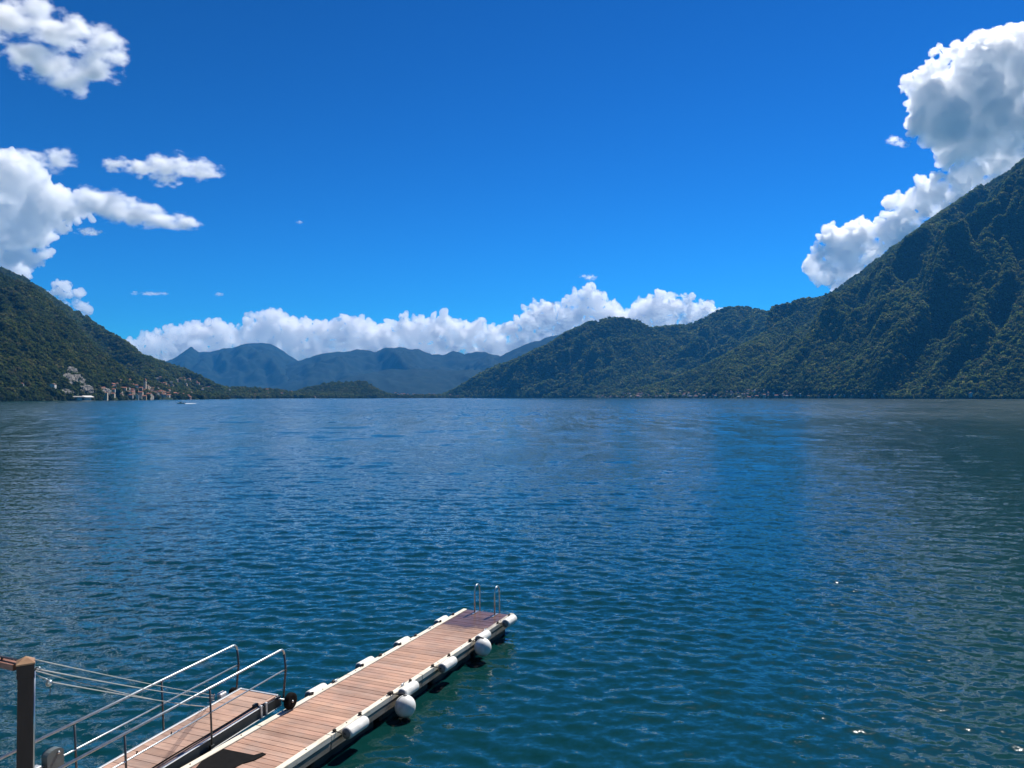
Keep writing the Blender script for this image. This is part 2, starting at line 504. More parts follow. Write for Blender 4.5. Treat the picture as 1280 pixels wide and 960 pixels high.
class Massif:
    """A mountainside between a shore line and a ridge line: straight rows run from shore to ridge, spurs and gullies follow them."""
    def __init__(self, name, controls, sil, mat, ncol, nrow, spur=0.16, spur_len=420, seed=1, shape=1.15, back=700, detail=0.035, roughsky=1.2):
        c = np.array(controls, float); s = np.array(sil, float)
        t = np.linspace(0, 1, ncol)
        # parameter by arc length of the shore
        x0 = ray(c[:, 0], 496)[0] * c[:, 1]
        arc = np.concatenate([[0], np.cumsum(np.hypot(np.diff(x0), np.diff(c[:, 1])))])
        arc2 = arc / arc[-1]
        f = lambda k: np.interp(t, arc2, c[:, k])
        pxs, Ys, pxr, Yr = f(0), f(1), f(2), f(3)
        self.sil = s
        py = np.interp(pxr, s[:, 0], s[:, 1])
        py = py + roughsky * fbm(pxr * 0.06, np.full_like(pxr, seed * 3.1), 0, 4)
        A = np.stack([ray(pxs, 496)[0] * Ys, Ys], -1)
        ax, az = ray(pxr, py)
        B = np.stack([ax * Yr, Yr], -1); ZR = np.maximum(CAM_Z + az * Yr, 2.0)
        nb = max(6, nrow // 8)
        v = np.concatenate([np.linspace(0, 1, nrow), 1 + np.linspace(0, 1, nb + 1)[1:]])
        V = v[:, None]
        vc = np.minimum(V, 1.0)
        along = (arc[-1] * t)[None, :]
        plan = A[None] * (1 - V[..., None]) + B[None] * V[..., None]
        over = np.maximum(V - 1, 0)
        dirb = (B - A); L = np.linalg.norm(dirb, axis=1); dirb = dirb / L[:, None]
        plan = A[None] + dirb[None] * (L[None, :, None] * vc[..., None] + (over * back)[..., None])
        # gentle meander of the rows, so that the spurs are not straight lines
        mean = 60 * fbm(along / 900 + 3 * seed, V * 1.6 + seed, 0, 3) * np.sin(np.pi * np.minimum(V, 1)) * (spur_len / 420)
        tang = np.stack([-dirb[:, 1], dirb[:, 0]], -1)
        plan = plan + tang[None] * mean[..., None]
        prof = vc ** shape
        w = (4 * vc * (1 - vc)) ** 0.75
        q = along + 70 * fbm(plan[..., 0] / 500, plan[..., 1] / 500, seed, 3)
        spurs = fbm(q / spur_len, V * 0.9 + seed * 7.7, seed * 1.3, 4, 0.5, ridged=True) - 0.75
        lumps = fbm(plan[..., 0] / 260, plan[..., 1] / 260, seed * 2.2, 5, 0.55)
        Z = ZR[None] * (prof + spur * w * spurs + detail * (0.35 + w) * lumps * np.minimum(1, 6 * vc))
        Z = np.where(V > 1, ZR[None] * (1 - over ** 1.4 * 0.75) + 8 * lumps, Z)
        Z = Z - 4.0 * (1 - np.minimum(1, V * 25))
        # keep the skyline: nothing of this side may rise above it
        px, pyy = to_px(plan[..., 0], plan[..., 1], np.maximum(Z, 0.1))
        lim = np.interp(px, s[:, 0], s[:, 1]) + np.where(V < 0.985, 1.2, -0.8)
        _, bz = ray(px, lim)
        Z = np.minimum(Z, CAM_Z + bz * plan[..., 1])
        self.P = np.concatenate([plan, Z[..., None]], -1)
        self.nrow, self.t, self.v = nrow, t, v
        self.o = grid_mesh(name, self.P, mat)
        tag(self.o, kind='structure')
    def point(self, px, v):
        """a point of the slope under pixel column px, a share v of the way up"""
        r = int(np.clip(v * (self.nrow - 1), 0, self.nrow - 1))
        row = self.P[r]
        cols, _ = to_px(row[:, 0], row[:, 1], row[:, 2])
        i = int(np.argmin(np.abs(cols - px)))
        return row[i]
    def pixel(self, px, py):
        """the first point of the slope that shows at a pixel"""
        Q = self.P[: self.nrow]
        cx, cyy = to_px(Q[..., 0], Q[..., 1], Q[..., 2])
        d = np.hypot(cx - px, cyy - py)
        r, c = np.unravel_index(np.argmin(d), d.shape)
        return Q[r, c]
    def sample(self, n, g, vmax=1.02):
        k = int(np.searchsorted(self.v, vmax))
        P = self.P[:k]
        a, b, c, d = P[:-1, :-1], P[:-1, 1:], P[1:, 1:], P[1:, :-1]
        area = np.linalg.norm(np.cross(c - a, d - b), axis=-1).ravel() * 0.5
        idx = g.choice(area.size, n, p=area / area.sum())
        u, w = g.random(n)[:, None], g.random(n)[:, None]
        f = lambda q: q.reshape(-1, 3)[idx]
        return f(a) * (1 - u) * (1 - w) + f(b) * u * (1 - w) + f(c) * u * w + f(d) * (1 - u) * w, area.sum()

SIL_L1 = [(-900, 120), (-500, 190), (-250, 265), (-100, 312), (0, 343), (40, 360), (70, 386), (100, 417), (130, 446), (150, 462), (175, 477), (210, 488), (240, 493), (300, 497)]
SIL_L2 = [(-400, 210), (-150, 290), (0, 336), (30, 349), (50, 361), (66, 374), (96, 393), (108, 398), (130, 412), (158, 430), (176, 446), (200, 453), (230, 464), (250, 471), (262, 478), (276, 485), (300, 491), (340, 496)]
SIL_LOW = [(200, 494), (262, 489), (280, 486), (310, 487), (335, 487), (352, 489), (372, 491), (400, 492.5), (430, 494), (460, 496)]
SIL_L3 = [(350, 496), (365, 493), (380, 486), (395, 483), (412, 480.5), (430, 480), (442, 477), (455, 478), (464, 483), (474, 489), (484, 492.5), (500, 494), (530, 494.2), (560, 495.6), (600, 497)]
SIL_F1 = [(150, 462), (190, 456), (210, 451), (226, 443), (240, 433), (250, 440), (262, 441), (276, 437), (300, 431), (326, 429), (340, 431), (356, 440), (370, 450), (385, 456), (420, 470), (460, 485)]
SIL_F2 = [(300, 478), (340, 466), (366, 453), (385, 447), (402, 443), (424, 440), (441, 439), (447, 436.5), (454, 438), (470, 440), (480, 436), (488, 433), (496, 434), (510, 436), (524, 436), (540, 444), (556, 441), (566, 438.5), (580, 443), (594, 440), (606, 439), (620, 444), (640, 450), (700, 470)]
SIL_F3 = [(560, 476), (600, 452), (626, 445), (640, 438), (660, 430), (690, 420), (706, 417), (730, 420), (780, 440), (820, 470)]
SIL_F4 = [(360, 490), (400, 481), (440, 470), (465, 465), (490, 462), (520, 461), (545, 462), (570, 463), (600, 462), (640, 468), (700, 480)]
SIL_C1 = [(540, 497), (552, 494), (566, 489), (580, 481), (600, 468), (622, 459), (640, 452), (662, 442), (690, 429), (706, 418), (722, 410), (740, 403), (760, 400), (776, 398), (790, 400), (806, 407), (824, 417), (850, 432), (890, 455), (940, 480), (1000, 497)]
SIL_C2 = [(700, 470), (760, 430), (800, 416), (818, 411), (834, 409), (852, 408), (868, 405), (880, 398), (894, 390), (908, 385), (922, 384), (940, 387), (958, 391), (980, 392), (1010, 396), (1060, 410), (1150, 440)]
SIL_R2 = [(957, 430), (960, 404), (963, 389), (968, 382), (976, 380), (1000, 377), (1020, 374), (1036, 369), (1060, 362), (1100, 355), (1180, 350)]
SIL_R1 = [(735, 497), (760, 494), (800, 487), (840, 475), (870, 463), (900, 449), (940, 427), (970, 407), (1000, 389), (1030, 373), (1050, 360), (1076, 342), (1100, 324), (1126, 305), (1150, 287), (1176, 268), (1200, 252), (1224, 234), (1246, 220), (1262, 213), (1280, 201), (1340, 160), (1420, 110), (1520, 70), (1650, 40), (1900, 60), (2100, 90)]

print('massifs')
far1 = Massif('far_mountain', [(100, 9400, 140, 12200), (300, 9200, 300, 12300), (470, 9200, 470, 12100)], SIL_F1, MAT_BLUE, 130, 70, 0.24, 800, 5, 1.0, 800, 0.05, 2.2)
far2 = Massif('far_mountain', [(300, 8600, 300, 10900), (480, 8500, 480, 11200), (700, 8400, 700, 11000)], SIL_F2, MAT_BLUE, 150, 70, 0.26, 700, 9, 1.0, 800, 0.05, 2.2)
far3 = Massif('far_mountain', [(560, 8400, 560, 10500), (820, 8300, 820, 10600)], SIL_F3, MAT_BLUE, 90, 50, 0.22, 700, 12, 1.0, 800, 0.05, 2.2)
far4 = Massif('far_mountain', [(350, 7300, 370, 8500), (500, 7400, 500, 8700), (680, 7500, 690, 8600)], SIL_F4, MAT_BLUE, 130, 50, 0.12, 380, 15, 0.8, 400)
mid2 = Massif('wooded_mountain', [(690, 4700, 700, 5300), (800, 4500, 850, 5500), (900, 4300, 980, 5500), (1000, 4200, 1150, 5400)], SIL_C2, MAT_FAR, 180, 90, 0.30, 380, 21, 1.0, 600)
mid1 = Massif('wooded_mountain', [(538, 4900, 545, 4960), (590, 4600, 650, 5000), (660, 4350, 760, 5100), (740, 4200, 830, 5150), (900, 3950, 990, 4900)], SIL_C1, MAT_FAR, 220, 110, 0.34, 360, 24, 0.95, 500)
right2 = Massif('wooded_mountain', [(950, 3900, 957, 4000), (964, 3900, 968, 4250), (1000, 3850, 1010, 4300), (1150, 3700, 1180, 4300)], SIL_R2, MAT_NEAR, 120, 60, 0.1, 260, 27, 0.8, 500)
left2 = Massif('wooded_mountain', [(60, 1900, -380, 2900), (160, 2150, -60, 3000), (230, 2350, 80, 3100), (268, 2550, 185, 3150), (300, 2750, 268, 3050), (338, 2900, 330, 3000)], SIL_L2, MAT_NEAR, 200, 90, 0.12, 260, 31, 0.95, 600)
low = Massif('shore_terrace', [(200, 2450, 210, 2900), (300, 2750, 305, 3000), (400, 3300, 400, 3500), (455, 3500, 452, 3620)], SIL_LOW, MAT_NEAR, 120, 24, 0.02, 200, 35, 0.7, 200)
hill = Massif('wooded_hill', [(350, 3750, 352, 3850), (420, 3650, 425, 3950), (470, 3700, 466, 3980), (500, 3900, 500, 4000), (590, 4300, 590, 4400)], SIL_L3, MAT_NEAR, 130, 40, 0.08, 150, 38, 0.75, 250)
right1 = Massif('wooded_mountain', [(738, 3900, 756, 3980), (820, 3500, 890, 4150), (900, 3150, 1010, 4250), (1000, 2780, 1130, 4150), (1100, 2460, 1270, 3950), (1200, 2220, 1420, 3650), (1350, 1950, 1600, 3300), (1600, 1600, 2000, 2700)], SIL_R1, MAT_NEAR, 460, 210, 0.20, 360, 42, 0.95, 500)
left1 = Massif('wooded_mountain', [(-600, 560, -800, 1250), (-300, 760, -430, 1500), (-100, 960, -210, 1750), (0, 1150, -90, 1850), (100, 1400, 30, 1950), (170, 1620, 110, 2050), (230, 1850, 180, 2100), (285, 2150, 262, 2250)], SIL_L1, MAT_NEAR, 320, 130, 0.1, 230, 47, 0.9, 500)

# ---------------------------------------------------------------- woods on the slopes: masses of crowns
def crown_material(name, stops, k=1.0):
    stops = [(p, tuple(k * v for v in c)) for p, c in stops]
    n = NT(name)
    r = n.rnd()
    col = n.ramp(r, stops).outputs[0]
    spot = n.noise(n.pos(), 0.006, 3, 0.6).outputs[0]
    col = n.mix(n.ramp(spot, [(0.42, (0, 0, 0)), (0.62, (1, 1, 1))]).outputs[0], col, n.mix(1.0, col, (1.2, 1.12, 0.8), 'MULTIPLY'))
    n.t.nodes.remove(n.b)
    df = n.n('ShaderNodeBsdfDiffuse'); tr = n.n('ShaderNodeBsdfTranslucent'); mx = n.n('ShaderNodeMixShader')
    n.l(col, df.inputs[0]); n.l(n.mix(1.0, col, (1.1, 1.15, 0.75), 'MULTIPLY'), tr.inputs[0])
    mx.inputs[0].default_value = 0.5
    n.l(df.outputs[0], mx.inputs[1]); n.l(tr.outputs[0], mx.inputs[2])
    n.l(mx.outputs[0], n.out.inputs['Surface'])
    return n.m

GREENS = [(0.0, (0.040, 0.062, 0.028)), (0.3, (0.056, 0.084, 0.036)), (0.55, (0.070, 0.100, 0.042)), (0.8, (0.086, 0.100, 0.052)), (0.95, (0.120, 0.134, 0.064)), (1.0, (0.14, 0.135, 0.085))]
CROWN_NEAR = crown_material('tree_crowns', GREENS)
CROWN_DENSE = crown_material('darkened_crowns', GREENS, 0.8)  # the same greens, darkened
CROWN_LIGHT = crown_material('brightened_crowns', GREENS, 1.35)  # the same greens, brightened in the colour to offset grazing sun
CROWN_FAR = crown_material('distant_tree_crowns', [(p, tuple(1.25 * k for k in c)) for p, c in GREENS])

def crown_mesh(seed, shape, n=110, size=0.36):
    """a loose crown: leaf clumps, each a bent quad, spread through the outer part of a lumpy volume; a short trunk below"""
    g = np.random.default_rng(seed)
    d = g.normal(size=(n, 3)); d /= np.linalg.norm(d, axis=1)[:, None]
    lump = 1 + 0.38 * perlin(d[:, 0] * 1.7 + seed, d[:, 1] * 1.7, d[:, 2] * 1.7)
    r = (0.45 + 0.6 * g.random(n) ** 0.6) * lump
    c = d * r[:, None] * np.array(shape)
    nn = d + 0.55 * g.normal(size=(n, 3)) + np.array([0, 0, 0.35]); nn /= np.linalg.norm(nn, axis=1)[:, None]
    ref = np.where(np.abs(nn[:, 2:3]) < 0.8, np.array([[0, 0, 1.0]]), np.array([[1.0, 0, 0]]))
    u = np.cross(nn, ref); u /= np.linalg.norm(u, axis=1)[:, None]; w = np.cross(nn, u)
    a = g.random(n) * 6.283; u, w = u * np.cos(a)[:, None] + w * np.sin(a)[:, None], -u * np.sin(a)[:, None] + w * np.cos(a)[:, None]
    sz = (size * (0.6 + 0.8 * g.random(n)))[:, None]
    V = np.stack([c - u * sz, c - w * sz * 0.8 + nn * sz * 0.15, c + u * sz, c + w * sz * 0.8 + nn * sz * 0.15], 1).reshape(-1, 3)
    Fq = [(4 * i, 4 * i + 1, 4 * i + 2) for i in range(n)] + [(4 * i, 4 * i + 2, 4 * i + 3) for i in range(n)]
    b = len(V)
    V = np.concatenate([V, np.array([(0.07 * math.cos(k * 2.1), 0.07 * math.sin(k * 2.1), z) for z in (-1.5, 0.3) for k in range(3)])])
    Fq += [(b + k, b + (k + 1) % 3, b + 3 + (k + 1) % 3) for k in range(3)] + [(b + k, b + 3 + (k + 1) % 3, b + 3 + k) for k in range(3)]
    me = bpy.data.meshes.new('crown'); me.from_pydata(V.tolist(), [], Fq)
    return me
CROWNS = [crown_mesh(11, (1, 1, 0.95)), crown_mesh(12, (1.1, 0.95, 1.1)), crown_mesh(13, (0.78, 0.8, 1.35)), crown_mesh(14, (1.2, 1.05, 0.8)), crown_mesh(15, (0.95, 1.1, 1.0))]
CROWNS_FAR = [crown_mesh(21, (1, 1, 0.95), 46, 0.52), crown_mesh(22, (1.1, 0.95, 1.15), 46, 0.52), crown_mesh(23, (0.85, 0.85, 1.3), 46, 0.5)]

def forest(name, pts, rad, mat, label, seed, subdiv=3):
    """one mass of trees: a cloud of points, a lumpy crown set on each of them by geometry nodes"""
    me = bpy.data.meshes.new(name)
    me.vertices.add(len(pts))
    me.vertices.foreach_set('co', pts.astype(np.float32).ravel())
    a = me.attributes.new('crown_radius', 'FLOAT', 'POINT')
    a.data.foreach_set('value', rad.astype(np.float32))
    me.materials.append(mat)
    o = link(name, me)
    tag(o, label, 'forest', kind='stuff')
    ng = bpy.data.node_groups.new(name + '_nodes', 'GeometryNodeTree')
    ng.interface.new_socket('Geometry', in_out='INPUT', socket_type='NodeSocketGeometry')
    ng.interface.new_socket('Geometry', in_out='OUTPUT', socket_type='NodeSocketGeometry')
    N = ng.nodes.new; L = ng.links.new
    gi, go = N('NodeGroupInput'), N('NodeGroupOutput')
    join = N('GeometryNodeJoinGeometry')
    protos = CROWNS if subdiv >= 3 else CROWNS_FAR
    for k, me_ in enumerate(protos):
        src = bpy.data.objects.new('crown_source', me_)          # not linked to the scene: only the copies on the points are drawn
        oi_ = N('GeometryNodeObjectInfo'); oi_.inputs['Object'].default_value = src
        sm = N('GeometryNodeSetMaterial'); sm.inputs['Material'].default_value = mat
        L(oi_.outputs['Geometry'], sm.inputs[0])
        g2i = N('GeometryNodeGeometryToInstance')
        L(sm.outputs[0], g2i.inputs[0])
        L(g2i.outputs[0], join.inputs[0])
    iop = N('GeometryNodeInstanceOnPoints')
    iop.inputs['Pick Instance'].default_value = True
    L(gi.outputs[0], iop.inputs['Points'])
    L(join.outputs[0], iop.inputs['Instance'])
    ri = N('FunctionNodeRandomValue'); ri.data_type = 'INT'
    ri.inputs[4].default_value, ri.inputs[5].default_value = 0, len(protos) - 1
    ri.inputs['Seed'].default_value = seed
    L(ri.outputs[2], iop.inputs['Instance Index'])
    rr = N('FunctionNodeRandomValue'); rr.data_type = 'FLOAT_VECTOR'
    rr.inputs[0].default_value = (-0.25, -0.25, 0); rr.inputs[1].default_value = (0.25, 0.25, 6.283)
    L(rr.outputs[0], iop.inputs['Rotation'])
    na = N('GeometryNodeInputNamedAttribute'); na.data_type = 'FLOAT'
    na.inputs[0].default_value = 'crown_radius'
    L(na.outputs[0], iop.inputs['Scale'])
    L(iop.outputs[0], go.inputs[0])
    md = o.modifiers.new('crowns', 'NODES'); md.node_group = ng
    return o

CLEAR = []                       # (x, y, radius) kept free of trees: houses, cliffs, meadows
def plant(m, name, label, spacing, r0, r1, mat, seed, keep=None, subdiv=3, lift=0.35):
    g = np.random.default_rng(seed)
    _, area = m.sample(10, g)
    n = int(area / spacing ** 2)
    pts, _ = m.sample(n, g)
    ok = pts[:, 2] > 0.6
    px, py = to_px(pts[:, 0], pts[:, 1], pts[:, 2])
    ok &= (px > -420) & (px < 1700)
    for (x, y, r) in CLEAR:
        ok &= np.hypot(pts[:, 0] - x, pts[:, 1] - y) > r
    if keep is not None: ok &= keep(px, py, g)
    pts = pts[ok]
    rad = r0 + (r1 - r0) * g.random(len(pts)) ** 1.6
    # stands of bigger and smaller trees
    rad *= 1 + 0.35 * fbm(pts[:, 0] / 140, pts[:, 1] / 140, seed, 2)
    pts = pts.copy(); pts[:, 2] += rad * lift
    print(name, len(pts))
    forest(name, pts, rad, mat, label, seed, subdiv)

# ---------------------------------------------------------------- villages, cliff, boathouse
def plain(name, col, rough=0.8, noise_scale=None, amt=0.25, spec=0.3, metal=0.0):
    n = NT(name)
    c = col
    if noise_scale:
        a = n.noise(n.obj(), noise_scale, 5, 0.6).outputs[0]
        c = n.mix(n.ramp(a, [(0.3, (0, 0, 0)), (0.7, (1, 1, 1))]).outputs[0], tuple(k * (1 - amt) for k in col), tuple(min(1, k * (1 + amt)) for k in col))
    n.set(Base_Color=c, Roughness=rough, Metallic=metal)
    n.b.inputs['Specular IOR Level'].default_value = spec
    return n.m

WALLS = [('cream', (0.50, 0.43, 0.33)), ('white', (0.62, 0.60, 0.56)), ('ochre', (0.40, 0.28, 0.16)), ('pink', (0.40, 0.27, 0.22)), ('grey', (0.27, 0.26, 0.25))]
WALL_M = {k: plain('stucco_' + k, c, 0.9, 0.4, 0.12) for k, c in WALLS}
ROOF_M = {'red': plain('roof_tiles_red', (0.26, 0.105, 0.06), 0.85, 0.8, 0.3), 'brown': plain('roof_tiles_brown', (0.15, 0.085, 0.055), 0.85, 0.8, 0.3), 'slate': plain('roof_slate', (0.13, 0.13, 0.14), 0.7, 0.8, 0.3)}
GLASS_M = plain('dark_window', (0.03, 0.035, 0.04), 0.15, spec=0.5)

def house_meshes(w, d, h, rise, ov=0.5):
    x, y = w / 2, d / 2
    V = [(-x, -y, -6), (x, -y, -6), (x, y, -6), (-x, y, -6), (-x, -y, h), (x, -y, h), (x, y, h), (-x, y, h), (-x, 0, h + rise), (x, 0, h + rise)]
    Fc = [(0, 1, 5, 4), (2, 3, 7, 6), (3, 0, 4, 8, 7), (1, 2, 6, 9, 5), (4, 5, 9, 8), (6, 7, 8, 9)]
    me = bpy.data.meshes.new('house_walls'); me.from_pydata(V, [], Fc)
    X, Y = x + ov, y + ov
    drop = rise * ov / y; t = 0.35
    RV = []
    for dz in (0.06, 0.06 + t):
        RV += [(-X, -Y, h - drop + dz), (X, -Y, h - drop + dz), (X, 0, h + rise + dz), (-X, 0, h + rise + dz), (X, Y, h - drop + dz), (-X, Y, h - drop + dz)]
    RF = [(6, 7, 8, 9), (9, 8, 10, 11), (3, 2, 1, 0), (5, 4, 2, 3), (0, 1, 7, 6), (1, 2, 8, 7), (2, 4, 10, 8), (4, 5, 11, 10), (5, 3, 9, 11), (3, 0, 6, 9)]
    rf = bpy.data.meshes.new('house_roof'); rf.from_pydata(RV, [], RF)
    # windows on the two long sides, set proud of the wall
    wn_ = []
    nx = max(2, int(w / 3.2)); ny = max(1, int(h / 3.0))
    WV, WF = [], []
    for s in (-1, 1):
        for i in range(nx):
            for j in range(ny):
                cx = -x + (i + 0.5) * w / nx; cz = (j + 0.55) * h / ny
                b = len(WV)
                for yy in (y - 0.05, y + 0.05):
                    WV += [(cx - .5, s * yy, cz - .7), (cx + .5, s * yy, cz - .7), (cx + .5, s * yy, cz + .7), (cx - .5, s * yy, cz + .7)]
                WF += [(b + 4, b + 5, b + 6, b + 7), (b, b + 1, b + 5, b + 4), (b + 1, b + 2, b + 6, b + 5), (b + 2, b + 3, b + 7, b + 6), (b + 3, b, b + 4, b + 7)]
    wm = bpy.data.meshes.new('house_windows'); wm.from_pydata(WV, [], WF)
    return me, rf, wm

SHAPES = [house_meshes(*a) for a in ((11, 9, 6.5, 2.4), (14, 10, 9.5, 2.8), (9, 8, 9.0, 2.2), (18, 10, 7.0, 2.6), (12, 11, 12.0, 2.6))]
_house_cache = {}
def house(P, rz, shape, wall, roof, label, group, sc=1.0):
    key = (shape, wall, roof)
    if key not in _house_cache:
        a, b, c = SHAPES[shape]
        a, b, c = a.copy(), b.copy(), c.copy()
        a.materials.append(WALL_M[wall]); b.materials.append(ROOF_M[roof]); c.materials.append(GLASS_M)
        _house_cache[key] = (a, b, c)
    a, b, c = _house_cache[key]
    o = link('house', a); o.location = tuple(P); o.rotation_euler = (0, 0, rz); o.scale = (sc, sc, sc)
    link('roof', b, o)
    w_ = link('window_row', c, o); w_['kind'] = 'stuff'
    tag(o, label, 'house', group)
    CLEAR.append((P[0], P[1], 11 * sc))
    return o

def village(m, cells, seed, place, group, walls, roofs, floor=1.0, big=1.0):
    """cells: (px0, px1, py0, py1, count)"""
    g = random.Random(seed)
    used = []
    for (x0, x1, y0, y1, n) in cells:
        for _ in range(n):
            for _try in range(12):
                px, py = g.uniform(x0, x1), y0 + (y1 - y0) * g.random() ** 0.6
                P = m.pixel(px, py) + np.array([g.uniform(-4, 4), g.uniform(-4, 4), 0])
                if P[2] > 0.2 and all(math.hypot(P[0] - q[0], P[1] - q[1]) > 10 * big for q in used): break
            else: continue
            used.append(P)
            P[2] = max(P[2], floor)
            w, r = g.choice(walls), g.choice(roofs)
            s = g.choices(range(5), (4, 3, 2, 2, 1))[0]
            kind = ['low', 'broad', 'narrow tall', 'long', 'four storey'][s]
            house(P, g.uniform(-0.6, 0.6) + g.choice((0, math.pi / 2)), s, w, r,
                  f'{kind} {w} house with {r} roof {place}', group, g.uniform(0.56, 0.82) * big)

village(left1, [(168, 245, 486, 498, 58), (128, 168, 484, 499, 16), (140, 170, 470, 486, 9), (60, 66, 486, 489, 1), (24, 30, 484, 487, 1)], 5, 'in the old village beside the grey cliff', 'houses of the old lakeside village',
        ['cream', 'white', 'ochre', 'pink', 'cream', 'grey'], ['red', 'brown', 'red'])
village(left2, [(196, 250, 470, 485, 26), (240, 300, 482, 493, 26)], 6, 'on the slope above the old village', 'houses scattered on the slope above the old village',
        ['cream', 'grey', 'ochre', 'pink'], ['brown', 'red', 'slate'])
village(low, [(285, 400, 488, 497, 22)], 7, 'on the flat wooded shore', 'houses on the flat wooded shore',
        ['cream', 'white', 'grey'], ['red', 'brown'])
village(right1, [(745, 800, 492, 498, 30), (800, 900, 489, 498, 52), (900, 1010, 488, 498, 46), (1010, 1110, 488, 498, 12), (1028, 1062, 462, 474, 6), (1195, 1240, 491, 494, 2)], 8, 'below the tall dark mountain', 'houses along the shore of the tall dark mountain',
        ['cream', 'grey', 'pink', 'ochre', 'white'], ['brown', 'slate', 'red', 'brown'], big=1.12)
village(hill, [(490, 575, 488, 495, 22), (360, 380, 491, 495, 5)], 9, 'near the round wooded hill', 'houses near the round wooded hill', ['cream', 'white', 'grey'], ['red', 'brown'], big=1.1)

# bell tower of the old village
def bell_tower():
    P = left1.pixel(181, 489); P = np.array(P); P[2] = max(P[2], 2)
    root = link('bell_tower', None); root.location = tuple(P)
    tag(root, 'slim stone bell tower rising among the red roofs of the old village', 'tower')
    def boxm(nm, w, z0, z1, mat):
        h = w / 2
        V = [(-h, -h, z0), (h, -h, z0), (h, h, z0), (-h, h, z0), (-h, -h, z1), (h, -h, z1), (h, h, z1), (-h, h, z1)]
        return mesh_obj(nm, V, [(3, 2, 1, 0), (4, 5, 6, 7), (0, 1, 5, 4), (1, 2, 6, 5), (2, 3, 7, 6), (3, 0, 4, 7)], mat, root)
    boxm('shaft', 5, -6, 19, WALL_M['cream']); boxm('cornice', 5.9, 19.01, 19.8, WALL_M['white']); boxm('belfry', 4.6, 19.81, 24, WALL_M['cream'])
    mesh_obj('spire', [(-2.7, -2.7, 24.02), (2.7, -2.7, 24.02), (2.7, 2.7, 24.02), (-2.7, 2.7, 24.02), (0, 0, 30)], [(3, 2, 1, 0), (0, 1, 4), (1, 2, 4), (2, 3, 4), (3, 0, 4)], ROOF_M['red'], root)
    for k in range(4):
        c, s = math.cos(k * math.pi / 2), math.sin(k * math.pi / 2)
        V = [(x * c - y * s, x * s + y * c, z) for y in (2.25, 2.36) for (x, z) in ((-0.8, 20.4), (0.8, 20.4), (0.8, 22.4), (0, 23.3), (-0.8, 22.4))]
        mesh_obj('bell_opening', V, [(9, 8, 7, 6, 5), (0, 1, 2, 3, 4)] + [(i, (i + 1) % 5, 5 + (i + 1) % 5, 5 + i) for i in range(5)], GLASS_M, root)
    CLEAR.append((P[0], P[1], 9))
bell_tower()

def rock_material():
    n = NT('grey_limestone')
    o = n.obj()
    a = n.noise(o, 0.12, 8, 0.65).outputs[0]
    col = n.ramp(a, [(0.3, (0.05, 0.055, 0.045)), (0.48, (0.15, 0.145, 0.13)), (0.7, (0.33, 0.315, 0.285))]).outputs[0]
    n.set(Base_Color=col, Roughness=0.9)
    n.bump(n.noise(o, 0.5, 6, 0.7).outputs[0], 1.0, 2.0)
    return n.m
ROCK = rock_material()

def outcrop(m, px, py, wpx, hpx, seed, label):
    P = np.array(m.pixel(px, py)); k = P[1] / F_PX
    bm = bmesh.new(); bmesh.ops.create_icosphere(bm, subdivisions=5, radius=1)
    co = np.array([v.co[:] for v in bm.verts])
    r = 1 + 0.30 * fbm(co[:, 0] * 2.2, co[:, 1] * 2.2, co[:, 2] * 1.1 + seed, 5, 0.6, ridged=True) - 0.25
    co = co * r[:, None] * np.array([wpx * k / 2, 9 * k + 4, hpx * k / 2])
    # lean it back against the slope
    co[:, 1] += co[:, 2] * 0.75; co[:, 0] += co[:, 2] * -0.35
    for v, c in zip(bm.verts, co): v.co = c
    me = bpy.data.meshes.new('cliff'); bm.to_mesh(me); bm.free(); me.materials.append(ROCK)
    o = link('cliff', me); o.location = tuple(P)
    tag(o, label, kind='structure')
    CLEAR.append((P[0], P[1], wpx * k * 0.30))
outcrop(left1, 88, 468, 13, 17, 2, 'upper pale knob of the grey limestone cliff')
outcrop(left1, 84, 479, 11, 22, 3, 'tall pale rib of the grey limestone cliff')
outcrop(left1, 94, 480, 15, 20, 4, 'darker broken face of the grey limestone cliff')
outcrop(left1, 104, 489, 17, 12, 5, 'rock shoulder of the cliff directly above the boathouse')
outcrop(left1, 82, 490, 9, 9, 6, 'small pale rock among the shore trees beside the boathouse')
outcrop(left1, 129, 491, 12, 9, 8, 'low pale rock by the shore between boathouse and village')

